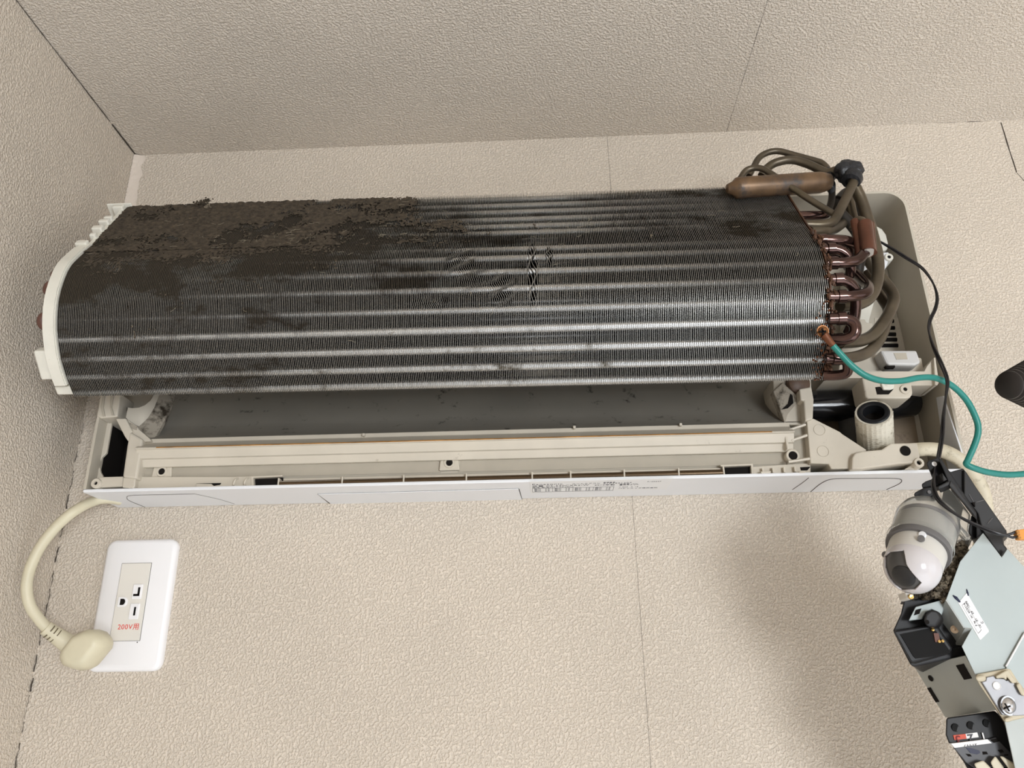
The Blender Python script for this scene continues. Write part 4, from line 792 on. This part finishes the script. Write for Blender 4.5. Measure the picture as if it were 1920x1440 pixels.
gp = [(sG.x-0.0046,-0.0093,sG.z-0.0046),(sG.x+0.0005,-0.0093,sG.z-0.0046)]+[(sG.x+0.0005+0.0042*math.sin(a),-0.0093,sG.z-0.0046*math.cos(a)) for a in [math.pi*k/8 for k in range(1,8)]]+[(sG.x+0.0005,-0.0093,sG.z+0.0046),(sG.x-0.0046,-0.0093,sG.z+0.0046)]
b3 = prism('slot_frame', gp, (0,0.0018,0), M_PLATE, ins, bevel=0.0006)
gp = [(sG.x-0.0020,-0.0096,sG.z-0.0028)]+[(sG.x+0.0005+0.0022*math.sin(a),-0.0096,sG.z-0.0028*math.cos(a)) for a in [math.pi*k/8 for k in range(9)]]+[(sG.x-0.0020,-0.0096,sG.z+0.0028)]
prism('slot', gp, (0,0.0005,0), M_DARK, b3, bevel=0)
tz = (0.0765,-0.008,1.8606)
text('voltage_print', '200V用', M_RED, ins, (tz[0],-0.0081,tz[2]), (1,0,0), (0,0,1), 0.0062, 0.0001, sx=0.98)
lathe('plate_dot', (ix1-0.002,-0.0074,iz0-0.0015), (0,-1,0), [(0,0.0),(0.0006,0)], M_GROOVE, OT, n=8)

# ------------------------------------------------------------------ ribbed dark grip at the right edge
g0 = Vector((0.8405,-0.15,2.0235)); g1 = Vector((0.907,-0.12,2.0486)); L = (g1-g0).length
pr = [(0.0001,0.0),(0.0075,0.0),(0.0105,0.0012)]
for i in range(14):
    h = 0.002+i*0.0042; r = 0.0100+0.0013*i if i < 8 else 0.0204
    pr += [(r,h),(r+0.0012,h+0.0008),(r+0.0014,h+0.0022),(r+0.0006,h+0.0032),(r-0.0002,h+0.0036)]
t = lathe('ribbed_grip', g0, Vector((0.88,0.42,0.16)), pr, mat('grip_brown',(0.022,0.018,0.017),0.4), None, n=40, loc=tuple(g0)); tag(t, 'dark brown ribbed conical rubber grip poking in beside the green wire', 'grip')
# ------------------------------------------------------------------ electrical box hanging below the right end
YB = -0.200
EB = root('control_box', 'dismounted grey metal control box with black bracket, sensor eye and terminal block', 'control box', (0.7815,-0.15,1.8322))
# the box hangs turned towards the left, so its parts run back along VB
VB = Vector((0.50,0.86,-0.08))
def back(name, front, d, m, parent=None, **k): return prism(name, front, VB*d, m, parent, **k)
# black bracket
br = back('bracket', [(0.7452,-0.192,1.9503),(0.7471,-0.192,1.9523),(0.7543,-0.192,1.9543),(0.7561,-0.192,1.9533),(0.7603,-0.192,1.9436),(0.7699,-0.192,1.9461),(0.7717,-0.192,1.9428),(0.7758,-0.192,1.9321),(0.7893,-0.192,1.9014),(0.7886,-0.192,1.8986),(0.7858,-0.192,1.8962),(0.785,-0.192,1.8926),(0.7871,-0.192,1.8889),(0.7817,-0.192,1.8833),(0.774,-0.192,1.8995),(0.768,-0.192,1.8968),(0.7713,-0.192,1.912),(0.7662,-0.192,1.9265),(0.7591,-0.192,1.9378),(0.7497,-0.192,1.9333),(0.7388,-0.192,1.9324),(0.7388,-0.192,1.9353),(0.7421,-0.192,1.9373),(0.7472,-0.192,1.9389)], 0.012, M_BLACK, EB, bevel=0.0008)
to_y('bracket_face', [(0.7692,-0.1945,1.9445),(0.7702,-0.1945,1.9427),(0.7746,-0.1945,1.9309),(0.7876,-0.1945,1.901),(0.7869,-0.1945,1.8982),(0.7842,-0.1945,1.8957),(0.7833,-0.1945,1.8922),(0.7851,-0.1945,1.8883),(0.7805,-0.1945,1.8834),(0.773,-0.1945,1.8993),(0.7722,-0.1945,1.9041),(0.7718,-0.1945,1.9131),(0.7652,-0.1945,1.9259)], -0.19, mat('black_matte',(0.020,0.020,0.021),0.55), br, bevel=0.0006)
back('bracket_rib', [(0.7507,-0.199,1.952),(0.7528,-0.199,1.9511),(0.7684,-0.199,1.9128),(0.7676,-0.199,1.9106),(0.7647,-0.199,1.9123),(0.754,-0.199,1.9343)], 0.01, M_BLACK, br, bevel=0.0008)
back('bracket_rib', [(0.7518,-0.203,1.9313),(0.754,-0.203,1.935),(0.7658,-0.203,1.9114),(0.7649,-0.203,1.9087)], 0.01, mat('black_matte',(0.020,0.020,0.021),0.55), br, bevel=0.0008)
back('bracket_rib', [(0.7442,-0.203,1.9307),(0.7534,-0.203,1.9348),(0.7522,-0.203,1.9316),(0.7443,-0.203,1.9284)], 0.01, mat('black_matte',(0.020,0.020,0.021),0.55), br, bevel=0.0008)
to_y('bracket_spike', [(0.7508,-0.2,1.9411),(0.7533,-0.2,1.9358),(0.7503,-0.2,1.9347)], -0.19, mat('black_matte',(0.020,0.020,0.021),0.55), br, bevel=0.0004)
back('bracket_arm', [(0.7298,-0.198,1.9279),(0.736,-0.198,1.9309),(0.744,-0.198,1.9322),(0.7437,-0.198,1.9267),(0.7402,-0.198,1.9245),(0.7381,-0.198,1.9251),(0.729,-0.198,1.9253)], 0.012, M_BLACK, br, bevel=0.001)
lathe('bracket_hole', [(0.7505,-0.1925,1.9494)][0], (0,-1,0), [(0,0),(0.0018,0)], M_LABEL, br, n=12)
lathe('bracket_rivet', [(0.7398,-0.1985,1.9278)][0], (0,-1,0), [(0,0.0004),(0.0012,0.0004),(0.0014,0)], M_GREYP, br, n=12)
to_y('bracket_window', [(0.7685,-0.196,1.9203),(0.7707,-0.196,1.9208),(0.7701,-0.196,1.9174)], -0.19, M_DARK, br, bevel=0)
back('bracket_leg', [(0.7703,-0.188,1.9134),(0.7734,-0.188,1.9111),(0.77,-0.188,1.8969),(0.7676,-0.188,1.8964),(0.7655,-0.188,1.9016)], 0.02, M_BLACK, br, bevel=0.0008)
for (a,b) in (([(0.7685,-0.1948,1.9263)][0],[(0.7703,-0.1948,1.9208)][0]),([(0.7719,-0.1948,1.9208)][0],[(0.7775,-0.1948,1.9221)][0]),([(0.7762,-0.1948,1.9056)][0],[(0.7804,-0.1948,1.9095)][0])):
    v, f = g_tube([a,b], 0.00025, 5); obj('scratch', v, f, M_GREYP, br)

# sensor eye: clear housing, grey body ring, glossy white ball with dark window
dome = Vector((0.7126,-0.212,1.8755)); eye_rear = Vector((0.7488,-0.185,1.9249)); axv = (eye_rear-dome).normalized(); RD = 0.0176
body = lathe('eye_body', dome, axv, [(RD*0.985,0.0),(RD*1.0,0.004),(RD*1.02,0.0175),(RD*1.00,0.0195),(RD*0.4,0.0200)], M_PODG, EB, n=48)
lathe('eye_band', dome, axv, [(RD*0.99,0.0145),(RD*1.13,0.0145),(RD*1.16,0.0160),(RD*1.14,0.0190),(RD*0.99,0.0190)], M_GREYP, body, n=48)
lathe('eye_cup', dome, axv, [(RD*1.02,0.0190),(RD*1.04,0.022),(RD*1.05,0.039),(RD*0.98,0.041),(0.0002,0.041)], M_PODG, body, n=48)
lathe('clear_housing', dome, axv, [(RD*1.07,0.0195),(RD*1.13,0.0205),(RD*1.16,0.044),(RD*1.08,0.049),(0.0006,0.0495),(0.0006,0.0480),(RD*1.04,0.0475),(RD*1.11,0.0435),(RD*1.09,0.022),(RD*1.05,0.0205)], M_CLEAR, EB, n=48)
lathe('housing_ring', dome, axv, [(RD*1.05,0.0375),(RD*1.085,0.0375),(RD*1.085,0.0405),(RD*1.05,0.0405)], mat('ring_mauve',(0.22,0.20,0.215),0.4), body, n=48)
lathe('cup_clip', dome+axv*0.0205-axv*0.0, axv, [(RD*1.17,0.0),(RD*1.19,0.001),(RD*1.17,0.002)], M_CLEAR, body, n=48)
tocam = (Vector((0.47358,-0.74722,H-0.59901))-dome).normalized()
e1 = Vector((0,0,1)); e1 = (e1-tocam*e1.dot(tocam)).normalized(); e2 = e1.cross(tocam)      # e2 points right seen from the room
if e2.x < 0: e2 = -e2
K, J = 300, 170; v = []; keep = []; dark = []
axd = -axv; q1 = axd.orthogonal().normalized(); q2 = axd.cross(q1)
for j in range(J+1):
    th = math.pi*0.62*j/J
    for k in range(K):
        a = 2*math.pi*k/K; v.append(dome+(axd*math.cos(th)+(q1*math.cos(a)+q2*math.sin(a))*math.sin(th))*RD)
def in_window(p):
    d = (p-dome)/RD; x, y, w = d.dot(e2), d.dot(e1), d.dot(tocam)
    if w < -0.05: return False
    if y > 0.60 or y < -0.84: return False
    left = -0.93*math.sqrt(max(0,1-(max(0,-y)/1.0)**2)) if y < 0 else -0.95+0.15*y
    right = -0.18 if y > 0.1 else (-0.18+0.34*((0.1-y)/0.65)**1.3)
    if y > 0.45: left += (y-0.45)*1.2
    if y < -0.60: right -= (-0.60-y)*1.8
    return left < x < right
for j in range(J):
    for k in range(K):
        q = (j*K+k,j*K+(k+1)%K,(j+1)*K+(k+1)%K,(j+1)*K+k)
        c = sum((v[i] for i in q), Vector())/4
        (dark if in_window(c) else keep).append(q)
ball = obj('eye_ball', v, keep, mat('pod_white2',(0.58,0.555,0.565),0.16,coat=0.3), EB, smooth=True, angle=180)
so = ball.modifiers.new('solid','SOLIDIFY'); so.thickness = 0.0012; so.offset = -1
bm = bmesh.new(); bmesh.ops.create_uvsphere(bm, u_segments=40, v_segments=24, radius=RD*0.93)
obj('eye_window', [dome+q.co for q in bm.verts], [tuple(w.index for w in p.verts) for p in bm.faces], mat('window_grey',(0.075,0.072,0.07),0.4), ball, smooth=True, angle=180); bm.free()
lc = dome+(tocam*0.80+e2*-0.42+e1*-0.38).normalized()*RD*0.925
ld_ = (lc-dome).normalized()
lathe('eye_lens', lc, ld_, [(0,0.0006),(RD*0.28,0.0003),(RD*0.41,-0.0010),(RD*0.44,-0.003)], mat('lens_dark',(0.020,0.020,0.021),0.3), ball, n=36)
lathe('eye_stud', dome+axv*0.0200+(tocam*0.90+e2*0.14+e1*0.30).normalized()*RD*1.05, (tocam*0.9+e1*0.45), [(0.0024,-0.002),(0.0024,0.0012),(0.0020,0.0022),(0,0.0024)], M_WHITEP, body, n=20)
lathe('eye_stud', dome+axv*0.0160+(tocam*0.90+e2*0.14+e1*0.30).normalized()*RD*1.10, (tocam*0.9+e1*0.25), [(0.0022,-0.002),(0.0022,0.002),(0,0.0022)], M_GREYP, body, n=20)
lathe('band_lug', dome+axv*0.0165-e2*RD*1.16-e1*0.002, tocam, [(0,0.0016),(0.0020,0.0014),(0.0024,0.0),(0.0024,-0.004)], M_GREYP, body, n=20)
lathe('eye_screw', (0.7074,-0.213,1.8561), (0,-1,-0.2), [(0,0.0012),(0.0014,0.001),(0.0018,0)], M_BRASS, EB, n=14)
to_y('screw_tab', [(0.7047,-0.212,1.8593),(0.7102,-0.212,1.8578),(0.7093,-0.212,1.8548),(0.7068,-0.212,1.8542),(0.705,-0.212,1.8552)], -0.20, M_PODG, EB, bevel=0.0008)
# clear bracket wings behind the eye
to_y('clear_wing', [(0.7568,-0.186,1.9328),(0.7612,-0.186,1.9345),(0.7714,-0.186,1.9138),(0.7672,-0.186,1.9002),(0.7688,-0.186,1.8973),(0.766,-0.186,1.8923),(0.761,-0.186,1.8919),(0.7555,-0.186,1.897),(0.7576,-0.186,1.9095),(0.753,-0.186,1.9223)], -0.181, M_CLEAR, EB, bevel=0.0008)
to_y('white_liner', [(0.7606,-0.178,1.9335),(0.7649,-0.178,1.9346),(0.7712,-0.178,1.9214),(0.7667,-0.178,1.911),(0.7623,-0.178,1.9169),(0.7574,-0.178,1.9264)], -0.175, mat('liner_white',(0.62,0.62,0.60),0.5), EB, bevel=0.0005)
to_y('clear_rail', [(0.7503,-0.196,1.9116),(0.7526,-0.196,1.9121),(0.7628,-0.196,1.8973),(0.7617,-0.196,1.8946),(0.7592,-0.196,1.8957)], -0.19, M_CLEAR, EB, bevel=0.0006)

# main grey plates
mp = back('cover_plate', [(0.769,-0.2,1.8986),(0.7775,-0.2,1.882),(0.7826,-0.2,1.8876),(0.7918,-0.2,1.8736),(0.8192,-0.2,1.8286),(0.8386,-0.2,1.7602),(0.788,-0.2,1.7606),(0.7657,-0.2,1.7943),(0.7658,-0.2,1.8123),(0.7439,-0.2,1.8084),(0.7391,-0.2,1.8259),(0.7479,-0.2,1.837),(0.7433,-0.2,1.8374),(0.7356,-0.2,1.8557),(0.7497,-0.2,1.8797)], 0.0015, M_BOXG, EB, bevel=0.0003)
back('plate_lower', [(0.7805,-0.2012,1.8344),(0.8095,-0.2012,1.8452),(0.8378,-0.2012,1.7603),(0.7873,-0.2012,1.7607),(0.7651,-0.2012,1.7943),(0.7632,-0.2012,1.8126)], 0.0015, M_BOXG, EB, bevel=0.0005)
line_on('fold_edge', [(0.7802,-0.2014,1.8337),(0.7717,-0.2014,1.8234),(0.7633,-0.2014,1.8132)], 0.0006, EB, M_LABEL)
back('box_body', [(0.7711,-0.1983,1.8931),(0.778,-0.1983,1.8805),(0.7922,-0.1983,1.8714),(0.8199,-0.1983,1.8271),(0.8365,-0.1983,1.7601),(0.8133,-0.1983,1.6823),(0.7563,-0.1983,1.6824),(0.7563,-0.1983,1.7851),(0.7461,-0.1983,1.8097),(0.7409,-0.1983,1.826),(0.7486,-0.1983,1.8364),(0.7384,-0.1983,1.8555),(0.7512,-0.1983,1.8782)], 0.055, M_BOXS, EB, bevel=0.0006)
# folded side: goes back towards the wall
def sidewall(name, pa, pb, m, th=0.0012): 
    """quad strip between outline pa (front) and pb (rear)"""
    n = len(pa); v = [Vector(p) for p in pa]+[Vector(p) for p in pb]; f = [(i,i+1,n+i+1,n+i) for i in range(n-1)]
    o = obj(name, v, f, m, EB); s = o.modifiers.new('solid','SOLIDIFY'); s.thickness = th; s.offset = 0; return o
flange = sidewall('side_flange', [(0.7355,-0.2,1.8553),(0.7433,-0.2,1.8374)], [(0.737,-0.18,1.8424),(0.7454,-0.18,1.8272)], M_BOXS)
sidewall('flange_step', [(0.7433,-0.2,1.8374),(0.7479,-0.2,1.837)], [(0.7434,-0.182,1.8271),(0.7478,-0.182,1.8267)], M_BOXS)
lathe('punch_dent', (0.7408,-0.192,1.837), (-0.5,-0.8,0), [(0,-0.0005),(0.0012,0.0003),(0.0026,0.0)], mat('dent_rust',(0.35,0.25,0.16),0.5), flange, n=14)
# black connector housing
back('connector_housing', [(0.7154,-0.186,1.8598),(0.72,-0.186,1.8577),(0.7424,-0.186,1.8569),(0.737,-0.186,1.8447),(0.7331,-0.186,1.8399),(0.7382,-0.186,1.8254),(0.7458,-0.186,1.8265),(0.7475,-0.186,1.821),(0.7132,-0.186,1.8144),(0.7105,-0.186,1.8152),(0.7034,-0.186,1.8359),(0.7033,-0.186,1.8375),(0.7102,-0.186,1.848)], 0.055, M_BLACK, EB, bevel=0.001)
ch_ = back('housing_rim', [(0.7007,-0.192,1.8367),(0.723,-0.192,1.8396),(0.7296,-0.192,1.8403),(0.737,-0.192,1.8251),(0.7349,-0.192,1.8228),(0.7103,-0.192,1.8166),(0.7083,-0.192,1.817)], 0.01, M_BLACK, EB, bevel=0.0012)
to_y('housing_cavity', [(0.7049,-0.1926,1.8344),(0.7248,-0.1926,1.8379),(0.7281,-0.1926,1.8363),(0.7347,-0.1926,1.8232),(0.7327,-0.1926,1.8213),(0.7121,-0.1926,1.8191),(0.7108,-0.1926,1.8204)], -0.187, mat('void_black',(0.003,0.003,0.003),0.9), ch_, bevel=0)
back('housing_boss', [(0.718,-0.2,1.8422),(0.7201,-0.2,1.8465),(0.7239,-0.2,1.8493),(0.7278,-0.2,1.8488),(0.7295,-0.2,1.8472),(0.7304,-0.2,1.8436),(0.7256,-0.2,1.8381),(0.7193,-0.2,1.8386)], 0.012, M_BLACK, ch_, bevel=0.002, seg=3)
lathe('boss_hole', [(0.7203,-0.2003,1.8413)][0], (0,-1,0), [(0,0),(0.0014,0)], M_DARK, ch_, n=12)
for q in [(0.7258,-0.1935,1.8368),(0.7284,-0.1935,1.8295),(0.7307,-0.1935,1.8297)]: lathe('brass_pin', q, (0,-1,0), [(0,0.001),(0.0009,0.0007),(0.0011,-0.001)], M_BRASS, ch_, n=14)
box('pin_bracket', tuple(Vector([(0.7261,-0.1934,1.8291)][0])), tuple(Vector([(0.7293,-0.192,1.8347)][0])), mat('pin_rust',(0.10,0.03,0.015),0.5), ch_, bevel=0)
ft = back('flange_tab', [(0.7115,-0.1935,1.843),(0.7177,-0.1935,1.8516),(0.738,-0.1935,1.8563),(0.7391,-0.1935,1.8553),(0.7324,-0.1935,1.8449),(0.7314,-0.1935,1.8481),(0.7277,-0.1935,1.85),(0.7232,-0.1935,1.8479),(0.7201,-0.1935,1.8439)], 0.003, M_BOXG, EB, bevel=0.0004)
to_y('tab_hole', [(0.7174,-0.1938,1.8496),(0.7213,-0.1938,1.8505),(0.7192,-0.1938,1.8471),(0.7155,-0.1938,1.8461)], -0.192, M_DARK, ft, bevel=0)
back('housing_neck', [(0.737,-0.184,1.848),(0.7479,-0.184,1.8266),(0.7441,-0.184,1.819),(0.7293,-0.184,1.8309)], 0.03, M_BLACK, EB, bevel=0.0006)
# lower side plate
sp1 = sidewall('side_plate', [(0.7415,-0.198,1.8204),(0.7535,-0.198,1.7879)], [(0.7287,-0.15,1.8152),(0.743,-0.15,1.7824)], M_BOXS)
def onside(u, w, lift=0.0009):
    A = Vector((0.7415,-0.198,1.8204)); B = Vector((0.7535,-0.198,1.7879)); C_ = Vector((0.7287,-0.15,1.8152)); D_ = Vector((0.743,-0.15,1.7824))
    p = A.lerp(B,w).lerp(C_.lerp(D_,w),u); n_ = (B-A).cross(C_-A).normalized()
    if n_.y > 0: n_ = -n_
    return p+n_*lift
def quad_on(name, uv, m, lift=0.0010):
    return obj(name, *g_prism([onside(a,b,lift) for a,b in uv], onside(.5,.5,0)-onside(.5,.5,lift)), m, sp1, bevel=0)
quad_on('plate_slot', [(0.24,0.13),(0.10,0.13),(0.10,0.40),(0.24,0.40)], M_DARK)
quad_on('plate_notch', [(1.0,0.42),(0.93,0.42),(0.93,0.70),(1.0,0.70)], M_DARK)
lathe('plate_hole', onside(0.82,0.26,0.0010), onside(.5,.5,1)-onside(.5,.5,0), [(0,0),(0.0021,0)], M_DARK, sp1, n=16)
# terminal block
TB = back('terminal_block', [(0.7266,-0.186,1.7829),(0.7277,-0.186,1.7835),(0.7583,-0.186,1.7872),(0.7601,-0.186,1.784),(0.7623,-0.186,1.7802),(0.7708,-0.186,1.7635),(0.771,-0.186,1.7538),(0.7704,-0.186,1.751),(0.7345,-0.186,1.7513),(0.7319,-0.186,1.7578),(0.7283,-0.186,1.7644),(0.7251,-0.186,1.7686),(0.7242,-0.186,1.7734)], 0.04, M_BLACK, EB, bevel=0.001)
tf = back('terminal_face', [(0.7254,-0.1885,1.7683),(0.7507,-0.1885,1.7709),(0.754,-0.1885,1.7718),(0.7609,-0.1885,1.7628),(0.7659,-0.1885,1.7586),(0.7675,-0.1885,1.7549),(0.7364,-0.1885,1.7543),(0.7321,-0.1885,1.7575),(0.7272,-0.1885,1.7648)], 0.006, mat('terminal_grey',(0.05,0.05,0.056),0.45), TB, bevel=0.0006)
for q in [(0.7312,-0.1863,1.7774),(0.7411,-0.1863,1.7786),(0.7513,-0.1863,1.7798)]: lathe('terminal_hole', q, (0.2,-1,-0.1), [(0,0.0),(0.0023,0.0),(0.0025,0.0002)], mat('void_black',(0.003,0.003,0.003),0.9), TB, n=18)
def tlabel(pts, m): return to_y('terminal_label', pts, -0.186, m, TB, bevel=0)
tlabel([(0.7288,-0.1866,1.773),(0.7366,-0.1866,1.7737),(0.7367,-0.1866,1.7709),(0.729,-0.1866,1.7702)], mat('label_red',(0.55,0.06,0.02),0.5))
tlabel([(0.7366,-0.1866,1.7737),(0.744,-0.1866,1.7745),(0.7444,-0.1866,1.7717),(0.7367,-0.1866,1.7709)], M_LABEL)
tlabel([(0.7253,-0.1892,1.7683),(0.7483,-0.1892,1.7706),(0.7504,-0.1892,1.7683),(0.727,-0.1892,1.7659)], M_LABEL)
tx = Vector([(0.7286,-0.187,1.773)][0])-Vector([(0.7438,-0.187,1.7745)][0]); ty = Vector((-0.12,0,-1))
text('terminal_number', '3', mat('ink_darkred',(0.16,0.01,0.01),0.6), TB, [(0.7331,-0.1869,1.7728)][0], tx, ty, 0.0080)
text('terminal_number', '2', M_INK, TB, [(0.7412,-0.1869,1.7737)][0], tx, ty, 0.0085)
text('terminal_number', '1', M_LABEL, TB, [(0.7491,-0.1869,1.7745)][0], tx, ty, 0.0085)
text('terminal_print', 'ストリップ', M_INK, TB, [(0.741,-0.1895,1.7682)][0], tx, ty, 0.0016)
for (q,m) in (([(0.7499,-0.1888,1.7702),(0.7546,-0.1888,1.7711),(0.756,-0.1888,1.7694),(0.7518,-0.1888,1.7685)],M_DARK),([(0.7331,-0.1888,1.7624),(0.7358,-0.1888,1.7622),(0.7367,-0.1888,1.7608),(0.7345,-0.1888,1.7608)],M_DARK),([(0.7438,-0.1888,1.7635),(0.7464,-0.1888,1.7635),(0.7468,-0.1888,1.762),(0.7437,-0.1888,1.7618)],M_DARK),([(0.7533,-0.1888,1.7643),(0.7562,-0.1888,1.7647),(0.757,-0.1888,1.763),(0.7547,-0.1888,1.7627)],M_DARK),([(0.7341,-0.1888,1.7659),(0.7373,-0.1888,1.7656),(0.742,-0.1888,1.7642),(0.7422,-0.1888,1.7628),(0.74,-0.1888,1.7619),(0.7362,-0.1888,1.7628)],mat('blue_black',(0.01,0.012,0.04),0.5)),([(0.7565,-0.1888,1.7617),(0.7593,-0.1888,1.762),(0.7588,-0.1888,1.761),(0.7568,-0.1888,1.761)],M_DARK)):
    to_y('terminal_slot', q, -0.187, m, tf, bevel=0)
for q in ([(0.7346,-0.1935,1.7572),(0.7405,-0.1935,1.759),(0.7444,-0.1935,1.7546),(0.744,-0.1935,1.7528),(0.7361,-0.1935,1.7529)],[(0.7447,-0.1935,1.7578),(0.7485,-0.1935,1.7614),(0.7523,-0.1935,1.7545),(0.7519,-0.1935,1.7527),(0.7465,-0.1935,1.7528)],[(0.751,-0.1935,1.7614),(0.7533,-0.1935,1.7609),(0.7619,-0.1935,1.7554),(0.7607,-0.1935,1.7526),(0.7558,-0.1935,1.7527)]):
    back('terminal_lever', q, 0.006, mat('lever_cream',(0.55,0.50,0.38),0.5), TB, bevel=0.001)
# cream holder with earth plate and screw
HB = back('earth_holder', [(0.742,-0.203,1.8079),(0.7441,-0.203,1.8091),(0.7635,-0.203,1.8123),(0.765,-0.203,1.8113),(0.7677,-0.203,1.8045),(0.7704,-0.203,1.7999),(0.7727,-0.203,1.7946),(0.7702,-0.203,1.7843),(0.7598,-0.203,1.7821),(0.7536,-0.203,1.7812),(0.7527,-0.203,1.7836),(0.7436,-0.203,1.8026),(0.7426,-0.203,1.806)], 0.012, mat('holder_cream',(0.52,0.46,0.34),0.5,var=0.08,vscale=90), EB, bevel=0.001)
ms = to_y('earth_plate', [(0.7447,-0.2045,1.8043),(0.7474,-0.2045,1.805),(0.7484,-0.2045,1.8071),(0.7536,-0.2045,1.808),(0.7537,-0.2045,1.8063),(0.7587,-0.2045,1.8062),(0.76,-0.2045,1.805),(0.7636,-0.2045,1.8057),(0.7669,-0.2045,1.7985),(0.7712,-0.2045,1.7937),(0.769,-0.2045,1.7848),(0.7605,-0.2045,1.7845),(0.7528,-0.2045,1.785)], -0.200, mat('earth_steel',(0.25,0.25,0.26),0.4,metal=0.4,var=0.1,vscale=60), HB, bevel=0.0004)
for q in ([(0.7403,-0.2065,1.8078),(0.7468,-0.2065,1.8088),(0.7464,-0.2065,1.8059),(0.7453,-0.2065,1.8047),(0.7408,-0.2065,1.8046)],[(0.753,-0.2065,1.8077),(0.7614,-0.2065,1.8115),(0.7651,-0.2065,1.8037),(0.762,-0.2065,1.8033),(0.7597,-0.2065,1.8072),(0.7587,-0.2065,1.8053),(0.7573,-0.2065,1.8067),(0.753,-0.2065,1.8064)],[(0.7637,-0.207,1.8023),(0.7664,-0.207,1.804),(0.7683,-0.207,1.7975),(0.7678,-0.207,1.7957),(0.7655,-0.207,1.7964)],[(0.752,-0.207,1.7832),(0.7572,-0.207,1.7846),(0.7577,-0.207,1.7822),(0.7524,-0.207,1.7809)]):
    back('holder_clip', q, 0.005, mat('holder_cream',(0.62,0.55,0.42),0.5), HB, bevel=0.0012)
lathe('plate_hole', [(0.7532,-0.2048,1.8019)][0], (0,-1,0), [(0,0),(0.0019,0),(0.0023,0.0004),(0.0026,0)], M_LABEL, ms, n=18)
sc = lathe('earth_screw', [(0.7575,-0.205,1.7904)][0], (0.25,-1,-0.1), [(0,0.0030),(0.0020,0.0028),(0.0040,0.0018),(0.0048,0.0004),(0.0058,0.0004),(0.0058,0)], M_STEEL, ms, n=26)
c = Vector([(0.7547,-0.2083,1.7895)][0])
for a in (0.35,0.35+math.pi/2):
    d = Vector((math.cos(a),0,math.sin(a)))*0.0024; v, f = g_tube([c-d,c+d], 0.0005, 5); obj('screw_cross', v, f, M_DARK, sc)
pcb = to_y('circuit_board', [(0.7663,-0.18,1.7794),(0.7763,-0.18,1.7827),(0.7856,-0.18,1.7787),(0.7809,-0.18,1.7598),(0.7742,-0.18,1.7641)], -0.176, M_PCB, EB, bevel=0.0003)
# sticker with print and pen marks
st = to_y('part_sticker', [(0.7428,-0.2003,1.8529),(0.7493,-0.2003,1.8591),(0.7503,-0.2003,1.8574),(0.7582,-0.2003,1.8357),(0.7581,-0.2003,1.8346),(0.7518,-0.2003,1.8297),(0.7513,-0.2003,1.83)], YB, M_LABEL, EB, bevel=0)
sx_ = Vector([(0.7451,-0.2,1.8514)][0])-Vector([(0.7513,-0.2,1.8338)][0]); sy_ = Vector([(0.7429,-0.2,1.853)][0])-Vector([(0.7494,-0.2,1.8592)][0])
def stx(s, px, size): return text('sticker_print', s, M_INK, st, px, sx_, sy_, size, 0.0001)
for (s_, q_, z_) in (('P N   H1 4C0214', [(0.7519,-0.2005,1.8385)][0], 0.0019), ('10   01    09   1NN', [(0.7543,-0.2005,1.8373)][0], 0.0020), ('C', [(0.7561,-0.2005,1.8399)][0], 0.0022)): stx(s_, q_, z_)
line_on('sticker_frame', [(0.7447,-0.2004,1.8514),(0.746,-0.2004,1.8523),(0.7474,-0.2004,1.8532)], 0.0001, st, M_INK); line_on('sticker_frame', [(0.7511,-0.2004,1.8337),(0.7523,-0.2004,1.8346),(0.7536,-0.2004,1.8358)], 0.0001, st, M_INK)
line_on('sticker_frame', [(0.7447,-0.2004,1.8514),(0.7479,-0.2004,1.8425),(0.7511,-0.2004,1.8337)], 0.00006, st, M_INK); line_on('sticker_frame', [(0.7474,-0.2004,1.8532),(0.7505,-0.2004,1.8446),(0.7536,-0.2004,1.8358)], 0.00006, st, M_INK)
M_PEN = mat('pen_blue',(0.01,0.015,0.05),0.5)
for (L_,r) in (([(0.7403,-0.2003,1.8579),(0.7419,-0.2003,1.8562),(0.744,-0.2003,1.8534)],[0.0003,0.0010,0.0005]),([(0.75,-0.2003,1.8618),(0.7501,-0.2003,1.8593),(0.7501,-0.2003,1.8574)],[0.0002,0.0006,0.0004])):
    v, f = g_tube(L_, r, 6); obj('pen_mark', v, f, M_PEN, mp)
# matted dust in the gap between eye and box
clump('dust_clump', (0.7468,-0.188,1.8762), 0.011, 60, M_DUST, EB, (0.6,0.5,1.3), 21)
clump('dust_clump', (0.7362,-0.192,1.8646), 0.010, 50, M_DUST, EB, (0.9,0.5,0.9), 22)
clump('dust_clump', (0.7588,-0.184,1.8867), 0.010, 45, M_DUST, EB, (0.8,0.5,0.9), 23)
clump('dust_clump', (0.7265,-0.192,1.8605), 0.008, 30, M_DUSTD, EB, (1.2,0.5,0.5), 24)
clump('dust_clump', (0.7698,-0.186,1.7799), 0.008, 40, M_DUST, EB, (1.2,0.5,0.8), 25)
to_y('gap_filler', [(0.7507,-0.18,1.8912),(0.775,-0.18,1.9019),(0.7593,-0.18,1.88),(0.7453,-0.18,1.857),(0.7257,-0.18,1.8573)], -0.15, M_BLACK, EB, bevel=0.001)
P = []
rnd = random.Random(31)
for i in range(60):
    a = rnd.uniform(0.2,2.6); c = dome+axv*0.0135+(tocam*math.sin(a)+(e2*math.cos(a)*0.9+e1*0.15))*RD*1.0
    bm = bmesh.new(); bmesh.ops.create_icosphere(bm, subdivisions=1, radius=rnd.uniform(0.0003,0.0008)); P.append(([c+w.co for w in bm.verts],[tuple(w.index for w in p.verts) for p in bm.faces])); bm.free()
v, f = join(P); o = obj('band_dust', v, f, M_DUST, EB); o['kind'] = 'stuff'
